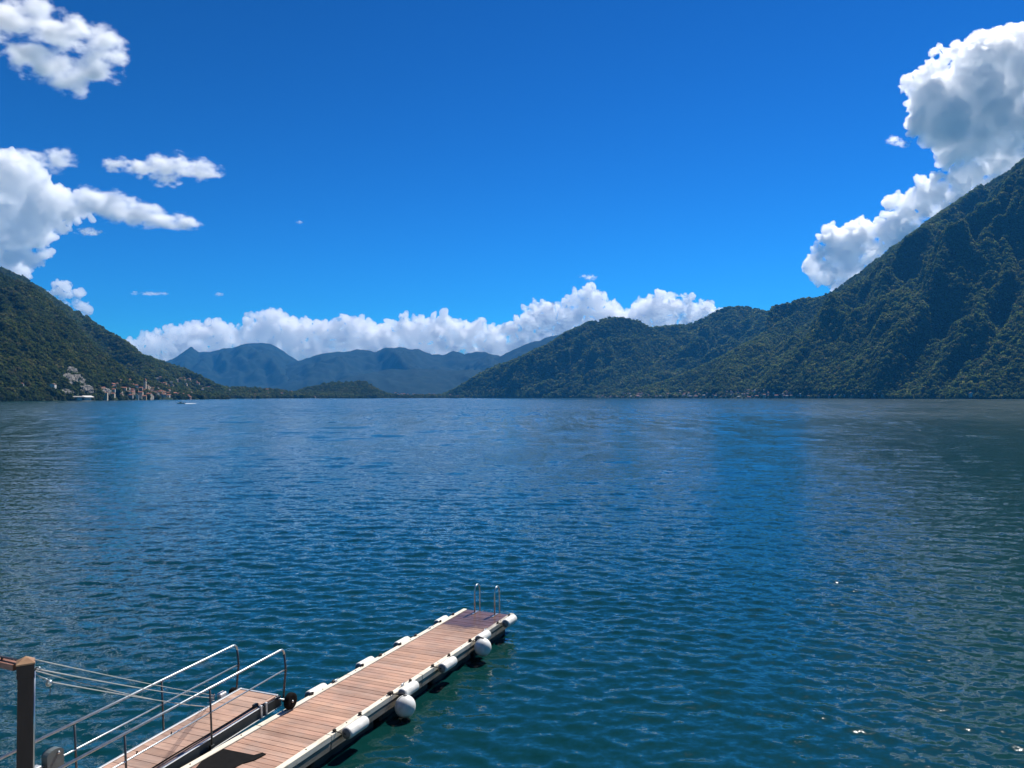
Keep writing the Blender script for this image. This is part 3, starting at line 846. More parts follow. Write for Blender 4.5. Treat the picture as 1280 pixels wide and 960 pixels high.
def boathouse():
    P = at(104, 500.3, 1395); P.z = 0.0
    root = link('boathouse', None); root.location = P; root.rotation_euler = (0, 0, R(52))
    tag(root, 'white lakeside boathouse with flat roof slab below the grey cliff', 'boathouse')
    W = WALL_M['white']
    def bx(nm, x0, x1, y0, y1, z0, z1, mat):
        V = [(x, y, z) for z in (z0, z1) for (x, y) in ((x0, y0), (x1, y0), (x1, y1), (x0, y1))]
        return mesh_obj(nm, V, [(3, 2, 1, 0), (4, 5, 6, 7), (0, 1, 5, 4), (1, 2, 6, 5), (2, 3, 7, 6), (3, 0, 4, 7)], mat, root)
    bx('wall', -10, -2.2, 0, 10, -2, 6.4, W)
    bx('wall', 2.4, 14.5, 1, 11, -2, 6.0, W)
    bx('back_wall', -2.2, 2.4, 8, 10.5, -2, 5.9, WALL_M['grey'])
    def slope(nm, x0, x1, y0, y1, z0, z1, t, mat):
        V = [(x0, y0, z0), (x1, y0, z0), (x1, y1, z1), (x0, y1, z1)]
        V = V + [(a, b, c + t) for a, b, c in V]
        return mesh_obj(nm, V, [(3, 2, 1, 0), (4, 5, 6, 7), (0, 1, 5, 4), (1, 2, 6, 5), (2, 3, 7, 6), (3, 0, 4, 7)], mat, root)
    slope('roof', -17, 2.5, -2.5, 12, 6.45, 8.2, 0.45, WALL_M['grey'])
    slope('roof', 2.55, 19, -2.0, 12, 6.1, 9.0, 0.45, W)
    bx('quay', -20, 20, -3, 14, -3, 0.7, WALL_M['grey'])
    CLEAR.append((P.x, P.y + 6, 24))
boathouse()

# ---------------------------------------------------------------- trees (after the clearings are known)
def thin(boxes):
    def keep(px, py, g):
        ok = np.ones(len(px), bool)
        for (x0, x1, y0, y1, p) in boxes:
            inside = (px > x0) & (px < x1) & (py > y0) & (py < y1)
            ok &= ~(inside & (g.random(len(px)) < p))
        return ok
    return keep
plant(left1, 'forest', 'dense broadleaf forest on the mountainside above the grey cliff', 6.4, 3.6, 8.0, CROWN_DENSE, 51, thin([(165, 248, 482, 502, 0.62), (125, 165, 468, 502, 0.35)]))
plant(left2, 'forest', 'hazy forest on the ridge behind the old village', 9.5, 5.0, 9.5, CROWN_NEAR, 52, thin([(195, 300, 470, 500, 0.5)]))
plant(low, 'forest', 'trees along the flat shore between the village and the round hill', 9, 5, 9, CROWN_NEAR, 53)
plant(hill, 'forest', 'woodland covering the low round hill on the shore', 9, 5, 9.5, CROWN_NEAR, 54)
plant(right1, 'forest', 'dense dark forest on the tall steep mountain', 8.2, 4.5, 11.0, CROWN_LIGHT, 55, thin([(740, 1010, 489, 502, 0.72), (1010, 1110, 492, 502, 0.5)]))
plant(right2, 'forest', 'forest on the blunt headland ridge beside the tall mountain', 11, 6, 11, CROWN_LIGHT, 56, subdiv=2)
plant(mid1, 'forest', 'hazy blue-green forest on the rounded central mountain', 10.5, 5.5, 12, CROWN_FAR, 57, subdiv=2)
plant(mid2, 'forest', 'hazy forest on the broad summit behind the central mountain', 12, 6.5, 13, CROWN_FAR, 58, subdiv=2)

# ---------------------------------------------------------------- air between the mountains
def haze():
    n = NT('hazy_air')
    n.t.nodes.remove(n.b)
    v = n.n('ShaderNodeVolumePrincipled')
    v.inputs['Color'].default_value = (0.055, 0.41, 1.0, 1)
    v.inputs['Density'].default_value = HAZE_DENSITY
    v.inputs['Anisotropy'].default_value = 0.0
    n.l(v.outputs[0], n.out.inputs['Volume'])
    x, y0, y1, z0, z1 = 9400, -60, 13400, -8, 1700
    V = [(a, b, c) for c in (z0, z1) for (a, b) in ((-x, y0), (x, y0), (x, y1), (-x, y1))]
    o = mesh_obj('haze', V, [(3, 2, 1, 0), (4, 5, 6, 7), (0, 1, 5, 4), (1, 2, 6, 5), (2, 3, 7, 6), (3, 0, 4, 7)], n.m)
    tag(o, 'thin blue summer haze over the lake', kind='stuff')
HAZE_DENSITY = 4.1e-5
haze()


# ---------------------------------------------------------------- floating dock, gangway and everything moored to them
class MB:
    """collects simple shapes and links them as one mesh object"""
    def __init__(self): self.v, self.f, self.s = [], [], []
    def add(self, V, Fc, smooth=False):
        b = len(self.v); self.v += [tuple(p) for p in V]; self.f += [tuple(i + b for i in q) for q in Fc]; self.s += [smooth] * len(Fc)
        return self
    def box(self, x0, x1, y0, y1, z0, z1, bev=0.0):
        bm = bmesh.new()
        bmesh.ops.create_cube(bm, size=1.0, matrix=Matrix.Translation(((x0 + x1) / 2, (y0 + y1) / 2, (z0 + z1) / 2)) @ Matrix.Diagonal((x1 - x0, y1 - y0, z1 - z0, 1)))
        if bev: bmesh.ops.bevel(bm, geom=bm.edges[:], offset=bev, segments=1, affect='EDGES')
        bm.verts.index_update()
        self.add([v.co[:] for v in bm.verts], [[v.index for v in f.verts] for f in bm.faces]); bm.free()
        return self
    def tube(self, pts, r, n=10, cap=True):
        pts = [Vector(p) for p in pts]; rr = r if isinstance(r, (list, tuple)) else [r] * len(pts)
        V, Fc = [], []
        up = None
        for i, p in enumerate(pts):
            t = (pts[min(i + 1, len(pts) - 1)] - pts[max(i - 1, 0)]).normalized()
            if up is None:
                up = Vector((0, 0, 1)) if abs(t.z) < 0.9 else Vector((1, 0, 0))
            side = t.cross(up).normalized(); up = side.cross(t).normalized()
            for k in range(n):
                a = 2 * math.pi * k / n
                V.append(p + (side * math.cos(a) + up * math.sin(a)) * rr[i])
        for i in range(len(pts) - 1):
            for k in range(n):
                Fc.append((i * n + k, i * n + (k + 1) % n, (i + 1) * n + (k + 1) % n, (i + 1) * n + k))
        if cap:
            Fc.append(tuple(range(n - 1, -1, -1))); Fc.append(tuple((len(pts) - 1) * n + k for k in range(n)))
        return self.add(V, Fc, True)
    def lathe(self, prof, axis='y', n=20, at_=(0, 0, 0), rib=0.0):
        """prof: (position along the axis, radius)"""
        V, Fc = [], []
        for (t, r) in prof:
            for k in range(n):
                a = 2 * math.pi * k / n; q_ = r * (1 - rib * (k % 2)); c, s = q_ * math.cos(a), q_ * math.sin(a)
                p = {'y': (c, t, s), 'x': (t, c, s), 'z': (c, s, t)}[axis]
                V.append((p[0] + at_[0], p[1] + at_[1], p[2] + at_[2]))
        for i in range(len(prof) - 1):
            for k in range(n):
                Fc.append((i * n + k, i * n + (k + 1) % n, (i + 1) * n + (k + 1) % n, (i + 1) * n + k))
        Fc.append(tuple(range(n))); Fc.append(tuple((len(prof) - 1) * n + k for k in range(n)))
        return self.add(V, Fc, True)
    def mesh(self, name, mat):
        me = bpy.data.meshes.new(name); me.from_pydata(self.v, [], self.f); me.materials.append(mat)
        me.polygons.foreach_set('use_smooth', self.s)
        bm = bmesh.new(); bm.from_mesh(me); bmesh.ops.recalc_face_normals(bm, faces=bm.faces[:]); bm.to_mesh(me); bm.free()
        me.update()
        return me
    def build(self, name, mat, parent=None):
        return link(name, self.mesh(name, mat), parent)

# ---- materials
DECK_Z = 0.5
_lf, _ln, _rf = on_z(578, 762, DECK_Z), on_z(270.6, 935.6, DECK_Z), on_z(641.5, 768.5, DECK_Z)
AX = (_lf - _ln); AX.z = 0; AX.normalize()                       # along the dock, away from the shore
RX = Vector((AX.y, -AX.x, 0))                                    # to the open side
DOCK_W = (_rf - _ln).dot(RX)
_end = max((_lf - _ln).dot(AX), (_rf - _ln).dot(AX))
DOCK_END = _ln + AX * _end + RX * (DOCK_W / 2); DOCK_END.z = 0
DOCK_L = 17.0
print('dock width', DOCK_W, 'end', DOCK_END[:], 'visible', _end)
DOCK_ANGLE = math.atan2(AX.y, AX.x) - math.pi / 2

def plank_material(name, base, wet=False):
    n = NT(name)
    o = n.obj(); r = n.rnd()
    mp = n.n('ShaderNodeMapping'); mp.inputs['Scale'].default_value = (1.2, 22, 22); n.l(o, mp.inputs['Vector'])
    off = n.vec('ADD', mp.outputs[0], n.vec('SCALE', (3.1, 7.7, 5.3), scale=n.math('MULTIPLY', r, 40)))
    grain = n.noise(off, 1.5, 6, 0.65).outputs[0]
    light = tuple(min(1, k * 1.25) for k in base); dark = tuple(k * 0.62 for k in base); grey = (base[1] * 1.05, base[1] * 0.98, base[1] * 0.92)
    col = n.ramp(grain, [(0.25, dark), (0.5, base), (0.75, light)]).outputs[0]
    tone = n.ramp(r, [(0.0, (0.80, 0.78, 0.76)), (0.3, (0.95, 0.93, 0.90)), (0.6, (1.05, 1.0, 0.98)), (0.85, (1.1, 1.12, 1.12)), (1.0, (1.22, 1.2, 1.15))]).outputs[0]
    col = n.mix(1.0, col, tone, 'MULTIPLY')
    walk = n.noise(n.pos(), 0.7, 4, 0.6).outputs[0]               # trodden, sun-bleached and damp areas
    col = n.mix(1.0, col, n.ramp(walk, [(0.34, (0.74, 0.74, 0.76)), (0.5, (1, 1, 1)), (0.66, (1.16, 1.13, 1.08))]).outputs[0], 'MULTIPLY')
    spots = n.noise(n.pos(), 9.0, 2, 0.5).outputs[0]
    col = n.mix(n.ramp(spots, [(0.70, (0, 0, 0)), (0.76, (0.55, 0.55, 0.55))]).outputs[0], col, (0.16, 0.12, 0.10))
    dirt = n.noise(n.pos(), 2.3, 5, 0.6).outputs[0]
    col = n.mix(n.ramp(dirt, [(0.45, (0, 0, 0)), (0.75, (0.35, 0.35, 0.35))]).outputs[0], col, grey)
    rough = 0.75
    if wet:
        # splashed planks at the bathing ladder: a wet patch with an uneven edge
        d = n.n('ShaderNodeVectorMath', operation='DOT_PRODUCT')
        n.l(n.vec('SUBTRACT', n.pos(), tuple(DOCK_END)), d.inputs[0]); d.inputs[1].default_value = tuple(AX)
        e = n.math('ADD', d.outputs['Value'], n.math('MULTIPLY', n.noise(n.pos(), 1.6, 4, 0.6).outputs[0], 1.5))
        w = n.ramp(n.math('MULTIPLY_ADD', e, 0.5), [(0, (0, 0, 0)), (1, (1, 1, 1))])
        mr = n.n('ShaderNodeMapRange'); mr.inputs[1].default_value, mr.inputs[2].default_value = -1.25, -0.85
        n.l(e, mr.inputs[0])
        col = n.mix(mr.outputs[0], col, n.mix(1.0, col, (0.34, 0.30, 0.29), 'MULTIPLY'))
        rr = n.n('ShaderNodeMapRange'); rr.inputs[3].default_value, rr.inputs[4].default_value = 0.75, 0.28
        n.l(mr.outputs[0], rr.inputs[0]); rough = rr.outputs[0]
    n.set(Base_Color=col, Roughness=rough)
    n.b.inputs['Specular IOR Level'].default_value = 0.35
    n.bump(grain, 0.35, 0.004)
    return n.m
PLANK = plank_material('dock_planks', (0.40, 0.245, 0.180), wet=True)
GPLANK = plank_material('gangway_planks', (0.44, 0.285, 0.215))

def weathered(name, base, dark, scale=3.0, lo=0.4, hi=0.7, rough=0.8, metal=0.0, stretch=(1, 1, 1), bump=0.2):
    n = NT(name)
    mp = n.n('ShaderNodeMapping'); mp.inputs['Scale'].default_value = stretch
    n.l(n.obj(), mp.inputs['Vector'])
    a = n.noise(mp.outputs[0], scale, 7, 0.65).outputs[0]
    col = n.ramp(a, [(lo, dark), (hi, base)]).outputs[0]
    n.set(Base_Color=col, Roughness=rough, Metallic=metal)
    n.bump(a, bump, 0.004)
    return n.m
EDGE = weathered('cream_edge_timber', (0.72, 0.66, 0.54), (0.42, 0.37, 0.28), 2.6, 0.25, 0.5, 0.75, stretch=(4, 1, 4))
EDGE_GREY = weathered('grey_edge_timber', (0.46, 0.43, 0.37), (0.20, 0.18, 0.15), 4, 0.3, 0.65, 0.8, stretch=(3, 1, 3))
FASCIA = weathered('weathered_side_board', (0.34, 0.30, 0.24), (0.10, 0.09, 0.075), 3.0, 0.3, 0.7, 0.85, stretch=(2, 0.7, 5), bump=0.5)
PONTOON = weathered('slimy_pontoon', (0.05, 0.05, 0.045), (0.012, 0.014, 0.012), 2.0, 0.3, 0.7, 0.6)
def vinyl(name, base, grime, low):
    """white vinyl, scuffed, with a green-brown film towards the waterline side"""
    n = NT(name)
    o = n.obj()
    a = n.noise(o, 7.0, 6, 0.65).outputs[0]
    col = n.mix(n.ramp(a, [(0.42, (0, 0, 0)), (0.70, (0.75, 0.75, 0.75))]).outputs[0], base, grime)
    sp = n.n('ShaderNodeSeparateXYZ'); n.l(o, sp.inputs[0])
    e = n.math('ADD', sp.outputs['Z'], n.math('MULTIPLY', n.noise(o, 12.0, 5, 0.6).outputs[0], 0.10))
    mr = n.n('ShaderNodeMapRange', clamp=True); mr.inputs[1].default_value, mr.inputs[2].default_value = low + 0.02, low + 0.10
    mr.inputs[3].default_value, mr.inputs[4].default_value = 0.75, 0.0
    n.l(e, mr.inputs[0])
    col = n.mix(mr.outputs[0], col, (0.10, 0.11, 0.07))
    n.set(Base_Color=col, Roughness=0.5)
    n.bump(a, 0.12, 0.004)
    return n.m
FENDER = vinyl('white_fender_vinyl', (0.76, 0.75, 0.71), (0.50, 0.48, 0.42), -0.085)
FCAP = weathered('grey_fender_end', (0.26, 0.255, 0.245), (0.10, 0.10, 0.095), 6, 0.3, 0.6, 0.7)
ROPE = weathered('dark_rope', (0.07, 0.06, 0.05), (0.02, 0.018, 0.016), 30, 0.3, 0.7, 0.9, bump=0.6)
PALE_ROPE = weathered('pale_rope', (0.55, 0.54, 0.50), (0.30, 0.29, 0.27), 30, 0.3, 0.7, 0.8)
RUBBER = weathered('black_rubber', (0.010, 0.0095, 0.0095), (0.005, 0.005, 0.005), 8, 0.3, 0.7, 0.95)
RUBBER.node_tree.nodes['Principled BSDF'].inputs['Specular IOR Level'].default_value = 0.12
STEEL = weathered('brushed_steel', (0.56, 0.60, 0.60), (0.40, 0.44, 0.45), 9, 0.3, 0.6, 0.34, 0.9, bump=0.05)
DARK_REFLECT_STEEL = weathered('dark_reflection_tube', (0.10, 0.11, 0.12), (0.04, 0.045, 0.05), 9, 0.3, 0.6, 0.38, 0.5, bump=0.05)  # rail steel again, with the posts' dark reflections painted into the colour
ALU = weathered('dull_aluminium', (0.60, 0.62, 0.62), (0.40, 0.42, 0.43), 5, 0.3, 0.6, 0.5, 0.6, stretch=(3, 0.5, 3), bump=0.1)
SLATE = weathered('dark_painted_beam', (0.030, 0.040, 0.046), (0.012, 0.017, 0.02), 4, 0.3, 0.7, 0.6, stretch=(2, 0.5, 2))

def frame_empty(name, M):
    o = bpy.data.objects.new(name, None); COL.objects.link(o); o.matrix_world = M; o.empty_display_size = 0.3
    return o
def basis(x, y, z, loc):
    return Matrix(((x.x, y.x, z.x, loc.x), (x.y, y.y, z.y, loc.y), (x.z, y.z, z.z, loc.z), (0, 0, 0, 1)))
def pix_in_frame(M, px, py, x):
    """where a pixel's sight line meets the plane local X = x of a frame: local (y, z)"""
    a, b = ray(px, py); d = Vector((float(a), 1.0, float(b))); o = Vector((0, 0, CAM_Z))
    Mi = M.inverted(); o2 = Mi @ o; d2 = Mi.to_3x3() @ d
    t = (x - o2.x) / d2.x
    q = o2 + d2 * t
    return q.y, q.z

# ---- the dock: local y runs from the far end (0) back to the shore (-DOCK_L), local x to the open side
MD = basis(RX, AX, Vector((0, 0, 1)), DOCK_END)
dock = frame_empty('floating_dock', MD)
tag(dock, 'long floating wooden dock with cream edges reaching out into the lake', 'dock')
hw = DOCK_W / 2
EDGE_W = 0.13
PITCH_D = 0.163
inner = hw - EDGE_W - 0.012
pm = MB().box(-inner, inner, -PITCH_D / 2 + 0.004, PITCH_D / 2 - 0.004, -0.034, 0.0, 0.004).mesh('plank', PLANK)
rd = random.Random(4)
for i in range(int((DOCK_L - 0.05) / PITCH_D)):
    o = link('plank', pm, dock)
    o.location = (rd.uniform(-.004, .004), -0.10 - i * PITCH_D, DECK_Z + rd.uniform(-0.003, 0.003))
    o.rotation_euler = (rd.uniform(-.004, .004), rd.uniform(-.002, .002), rd.uniform(-.002, .002))
def edge(x0, x1, y0, y1, mat):
    MB().box(x0, x1, y0, y1, DECK_Z - 0.10, DECK_Z + 0.022, 0.010).build('edge_beam', mat, dock)
for s in (-1, 1):
    y = -0.02 if s < 0 else 0.10
    cuts = [y, -3.02, -6.3, -9.4, -13.0, -DOCK_L] if s < 0 else [y, -2.12, -5.6, -9.2, -13.0, -DOCK_L]
    for k in range(5):
        x0, x1 = sorted((s * (hw - EDGE_W), s * (hw + (0.004 if k % 2 else 0.0))))
        edge(x0, x1, cuts[k + 1] + 0.004, cuts[k] - 0.004, EDGE_GREY if (s > 0 and k == 0) else EDGE)
        z = DECK_Z - 0.104
        xa, xb = sorted((s * (hw - 0.05), s * (hw - 0.008)))
        MB().box(xa, xb, cuts[k + 1] + 0.01, cuts[k] - 0.01, z - 0.17, z, 0.006).build('side_board', FASCIA, dock)
MB().box(-inner, inner, -0.012, 0.03, DECK_Z - 0.26, DECK_Z - 0.045, 0.006).build('end_board', FASCIA, dock)
for k in range(7):
    y0 = -0.25 - k * 2.4
    MB().box(-hw + 0.14, hw - 0.14, y0 - 2.15, y0, -0.22, DECK_Z - 0.12, 0.05).build('pontoon', PONTOON, dock)
for k in range(7):
    yb = -1.2 - k * 2.4
    MB().box(-hw + 0.06, hw - 0.06, yb - 0.05, yb + 0.05, DECK_Z - 0.24, DECK_Z - 0.045).build('cross_beam', FASCIA, dock)
# bathing ladder at the far end
lad = link('ladder', None, dock)
def hoop(x):
    pts = [(x, -0.30, DECK_Z), (x, -0.30, DECK_Z + 0.70)]
    for k in range(1, 9):
        a = math.pi * k / 9
        pts.append((x, -0.30 + 0.17 * (1 - math.cos(a)), DECK_Z + 0.70 + 0.15 * math.sin(a)))
    pts += [(x, 0.06, DECK_Z + 0.60), (x, 0.08, DECK_Z - 0.2), (x, 0.09, -0.9)]
    MB().tube(pts, 0.022, 10).build('handrail', STEEL, lad)
    MB().box(x - 0.025, x + 0.025, -0.50, -0.08, DECK_Z + 0.004, DECK_Z + 0.022, 0.004).build('foot_plate', STEEL, lad)
xl = [MD.inverted() @ on_z(600, 762.5, DECK_Z), MD.inverted() @ on_z(623, 766.5, DECK_Z)]
X_L = [max(-0.45, xl[0].x), min(0.62, xl[1].x)]
print('ladder', xl)
for x in X_L: hoop(x)
for k in range(4):
    MB().box(X_L[0] - 0.01, X_L[1] + 0.01, 0.065, 0.115, 0.12 - k * 0.26, 0.15 - k * 0.26, 0.004).build('rung', STEEL, lad)
# cleats and bolts along the edges
def cleat(s, y):
    MB().box(s * (hw - 0.065) - 0.022, s * (hw - 0.065) + 0.022, y - 0.05, y + 0.05, DECK_Z + 0.023, DECK_Z + 0.036, 0.003) \
        .tube([(s * (hw - 0.065), y - 0.03, DECK_Z + 0.03), (s * (hw - 0.065), y - 0.03, DECK_Z + 0.065)], 0.010, 8) \
        .tube([(s * (hw - 0.065), y + 0.03, DECK_Z + 0.03), (s * (hw - 0.065), y + 0.03, DECK_Z + 0.065)], 0.010, 8) \
        .tube([(s * (hw - 0.065), y - 0.10, DECK_Z + 0.075), (s * (hw - 0.065), y, DECK_Z + 0.068), (s * (hw - 0.065), y + 0.10, DECK_Z + 0.075)], [0.008, 0.013, 0.008], 8).build('cleat', STEEL, dock)
for y in (-1.9, -6.4, -11.2): cleat(1, y); cleat(-1, y - 0.4)
for k in range(12):
    y = -0.8 - k * 1.3
    for s in (-1, 1):
        MB().lathe([(DECK_Z + 0.022, 0.016), (DECK_Z + 0.030, 0.014)], 'z', 8, (s * (hw - 0.065), y, 0)).build('bolt', RUBBER, dock)

# ---- fenders: white cylinders hanging from the edges, tied with dark rope
def rope_knot(mb, x, y, z, r, seed):
    """a few untidy turns of rope"""
    g = random.Random(seed)
    pts = []
    for k in range(26):
        a = k * 0.95
        pts.append((x + r * 0.55 * math.cos(a) * g.uniform(.5, 1.1), y + r * math.sin(a) * g.uniform(.5, 1.2), z + r * 0.7 * math.sin(a * 0.63 + g.random()) ))
    mb.tube(pts, 0.011, 6)
def fender(side, px, py, label, length=0.62, rad=0.125, seed=0, dz=None, group='white cylinder fenders along the dock'):
    x = side * (hw + rad + 0.03)
    y, z = pix_in_frame(MD, px, py, x)
    if dz is not None: z = dz
    print('fender', round(y, 2), round(z, 2))
    root = frame_empty('fender', MD @ Matrix.Translation((x, y, z)))
    tag(root, label, 'fender', group)
    h = length / 2
    prof = [(-h, rad * 0.80), (-h + 0.008, rad * 0.90), (-h + 0.03, rad * 0.985), (-h + 0.06, rad), (h - 0.08, rad), (h - 0.04, rad * 0.95), (h - 0.012, rad * 0.82), (h, rad * 0.6)]
    MB().lathe(prof, 'y', 44, rib=0.016).build('body', FENDER, root)
    MB().lathe([(-h - 0.012, rad * 0.25), (-h - 0.006, rad * 0.74), (-h + 0.002, rad * 0.79)], 'y', 24).build('end_cap', FCAP, root)
    MB().lathe([(h + 0.001, rad * 0.58), (h + 0.03, rad * 0.2)], 'y', 16).build('end_cap', FCAP, root)
    zt = DECK_Z + 0.034 - z; xi = -side * (rad + 0.10)
    for (ye, bow) in ((-h - 0.02, -0.10), (h + 0.02, 0.06)):
        mb = MB()
        mb.tube([(0, ye, 0.0), (xi * 0.35, ye + bow * 0.6, zt * 0.55), (xi * 0.72, ye + bow, zt + 0.004), (xi, ye + bow, zt)], 0.010, 6)
        rope_knot(mb, xi * 0.85, ye + bow, zt, 0.05, seed + (1 if bow > 0 else 0))
        mb.build('rope', ROPE, root)
    return root
fender(1, 637, 776, 'white cylinder fender at the outer corner beside the bathing ladder', seed=1, length=0.66)
fender(1, 604, 796, 'white cylinder fender half hidden behind the buoy nearer the ladder', seed=3)
fender(1, 560, 830.5, 'white cylinder fender hanging alone between the two round buoys', seed=5, length=0.66)
fender(1, 511, 862, 'white cylinder fender with a round buoy touching its shore end', seed=7)
fender(1, 445, 909, 'white cylinder fender on the open side closest to the gangway wheel', seed=9, length=0.68)
fender(-1, 552, 771.5, 'white fender behind the dock edge opposite the wet planks', seed=11, dz=0.40)
fender(-1, 503, 797.5, 'white fender behind the dock edge opposite the buoy nearer the ladder', seed=13, dz=0.41)
fender(-1, 457, 823.5, 'white fender behind the dock edge opposite the lone cylinder fender', seed=15, dz=0.41)
fender(-1, 396, 857, 'white fender behind the dock edge just past the gangway wheel', seed=17, dz=0.40)

BUOY = vinyl('white_buoy_vinyl', (0.74, 0.745, 0.72), (0.56, 0.56, 0.48), -0.17)
def buoy(px, py, rad, label, seed):
    x = hw + rad + 0.05
    y, z = pix_in_frame(MD, px, py, x)
    print('buoy', x, y, z)
    root = frame_empty('buoy', MD @ Matrix.Translation((x, y, z)))
    tag(root, label, 'buoy', 'round white buoys beside the dock')
    prof = [(rad * math.sin(a), rad * math.cos(a)) for a in [R(-88 + 176 * k / 22) for k in range(23)]]
    o = MB().lathe([(t * 1.04, r) for t, r in prof], 'z', 32).build('ball', BUOY, root)
    MB().lathe([(rad * 1.03, 0.045), (rad * 1.08, 0.040), (rad * 1.14, 0.022)], 'z', 14).build('eyelet', FCAP, root)
    zt = DECK_Z + 0.034 - z
    mb = MB().tube([(0, 0, rad * 1.1), (-0.10, -0.05, rad * 1.22), (hw - x + 0.03, -0.12, zt + 0.02), (hw - x - 0.07, -0.12, zt)], 0.011, 6)
    rope_knot(mb, hw - x - 0.05, -0.12, zt, 0.07, seed)
    mb.build('rope', ROPE, root)
buoy(603.5, 809, 0.235, 'round white buoy floating near the ladder end of the dock', 21)
buoy(506.5, 883, 0.235, 'round white buoy with a yellowish stain halfway along the dock', 23)

# ---- gangway
GY = Vector((0.40, 1.0, 0.0458)).normalized()
GX = Vector((GY.y, -GY.x, 0)).normalized()
GZ = GX.cross(GY).normalized()
G0 = on_z(352, 869, 0.745)
GW = 1.12
MG = basis(GX, GY, GZ, G0 - GX * (GW / 2))
gang = frame_empty('gangway', MG)
tag(gang, 'railed gangway with wooden planks and black wheels resting on the dock', 'gangway')
gh = GW / 2; GL = 8.6
gm = MB().box(-gh + 0.055, gh - 0.16, -0.107, 0.107, -0.034, 0.0, 0.004).mesh('plank', GPLANK)
for i in range(int((GL - 0.15) / 0.22)):
    o = link('plank', gm, gang); o.location = (0, -0.185 - i * 0.22, rd.uniform(-.002, .002)); o.rotation_euler = (0, rd.uniform(-.002, .002), rd.uniform(-.002, .002))
MB().box(-gh, -gh + 0.05, -GL, 0, -0.16, 0.012, 0.006).build('side_beam', ALU, gang)
MB().box(-gh + 0.052, gh - 0.08, -0.065, -0.005, -0.10, 0.010, 0.006).build('end_trim', ALU, gang)
MB().box(gh - 0.145, gh - 0.085, -GL, -0.07, -0.06, 0.004, 0.004).build('inner_trim', GPLANK, gang)
MB().box(gh - 0.045, gh - 0.003, -GL, -0.01, -0.205, -0.006, 0.003).build('side_beam', SLATE, gang)
MB().box(gh - 0.06, gh, -GL, -0.62, -0.004, 0.012, 0.003).build('top_flange', ALU, gang)
MB().box(gh - 0.06, gh + 0.012, -GL, -0.02, -0.225, -0.207, 0.003).build('bottom_flange', ALU, gang)
# dark tube added to draw the shadowed gap along the deck edge
MB().tube([(gh - 0.17 + 0.012 * math.sin(k * 0.9), -0.62 - k * 0.42, 0.016) for k in range(19)], 0.012, 8).build('gap_shadow_line', RUBBER, gang)
for y in (-0.66, -0.50):
    MB().box(gh - 0.035, gh + 0.02, y - 0.025, y + 0.025, -0.21, 0.05, 0.005).build('clamp', ALU, gang)
MB().box(gh - 0.17, gh - 0.09, -0.74, -0.62, 0.006, 0.075, 0.008).build('clamp', SLATE, gang)
def railing(x, sgn, ends, near):
    r_ = link('railing', None, gang)
    zt, zm = 1.0, 0.53
    dx = sgn * 0.03
    yb = ends[0]
    top = [(x, -GL + 0.2, zt), (x, yb - 0.16, zt)]
    for k in range(1, 7):
        a = math.pi / 2 * k / 6
        top.append((x, yb - 0.16 + 0.13 * math.sin(a), zt - 0.13 * (1 - math.cos(a))))
    MB().tube(top, 0.023, 12).build('top_rail', STEEL, r_)
    MB().tube([top[-1], (x, yb + 0.01, zm), (x, yb - 0.045, 0.22), (x, yb - 0.10, -0.14)], 0.0235, 12).build('end_post', DARK_REFLECT_STEEL, r_)
    MB().tube([(x, -GL + 0.2, zm), (x, yb, zm)], 0.016, 10).build('mid_rail', STEEL, r_)
    for y in ends[1:]:
        MB().tube([(x, y, zt - 0.02), (x, y + 0.02, -0.15)], 0.019, 10).build('post', DARK_REFLECT_STEEL, r_)
        MB().box(x - 0.03, x + 0.03, y - 0.03, y + 0.06, -0.17, -0.10, 0.004).build('post_bracket', SLATE, r_)
    return r_
XR, XLR = gh + 0.03, -gh - 0.02
def posts(x, pts): return [pix_in_frame(MG, px, py, x)[0] for px, py in pts]
rp = posts(XR, [(357, 845), (262.5, 868), (156, 925)]); lp = posts(XLR, [(298, 830), (202, 851), (93, 905)])
print('posts', rp, lp)
rp[0] = min(rp[0], 0.12); lp[0] = min(lp[0], 0.05)
ra = railing(XR, 1, rp + [rp[-1] - 2.0], True)
rb = railing(XLR, -1, lp + [lp[-1] - 2.0], False)
for px, py in ((214, 923), (171, 949)):
    y, z = pix_in_frame(MG, px, py, XR)
    MB().tube([(XR, y, 0.53), (XR - 0.01, y + 0.02, 0.585)], 0.012, 8).build('clip', RUBBER, ra)
def wheel(x, y, z, r):
    w_ = link('wheel', None, gang); w_.location = (x, y, z)
    MB().lathe([(-0.055, r * 0.62), (-0.06, r * 0.86), (-0.045, r * 0.97), (0, r), (0.045, r * 0.97), (0.06, r * 0.86), (0.055, r * 0.62)], 'x', 32).build('tyre', RUBBER, w_)
    MB().lathe([(-0.03, r * 0.63), (0.035, r * 0.63)], 'x', 24).build('rim', RUBBER, w_)
    MB().lathe([(-0.07, 0.022), (0.062, 0.026), (0.075, 0.018)], 'x', 12).build('hub', STEEL, w_)
    for k in range(5):
        a = 2 * math.pi * k / 5
        MB().tube([(0.04, 0.02 * math.cos(a), 0.02 * math.sin(a)), (0.04, r * 0.6 * math.cos(a), r * 0.6 * math.sin(a))], 0.012, 6).build('spoke', RUBBER, w_)
WR = 0.175
wc = MG.inverted() @ (on_z(363, 886.5, DECK_Z + 0.022) + Vector((0, 0, WR)))   # it stands on the dock's edge beam
wc.x = max(wc.x, gh + 0.10)
print('wheel', wc[:], 'in dock', (MD.inverted() @ (MG @ wc))[:])
wheel(wc.x, wc.y, wc.z, WR)
wheel(-gh - 0.13, wc.y + 0.02, wc.z - 0.05, 0.11)
MB().tube([(-gh - 0.1, wc.y, wc.z), (wc.x - 0.03, wc.y, wc.z)], 0.018, 10).build('axle', STEEL, gang)
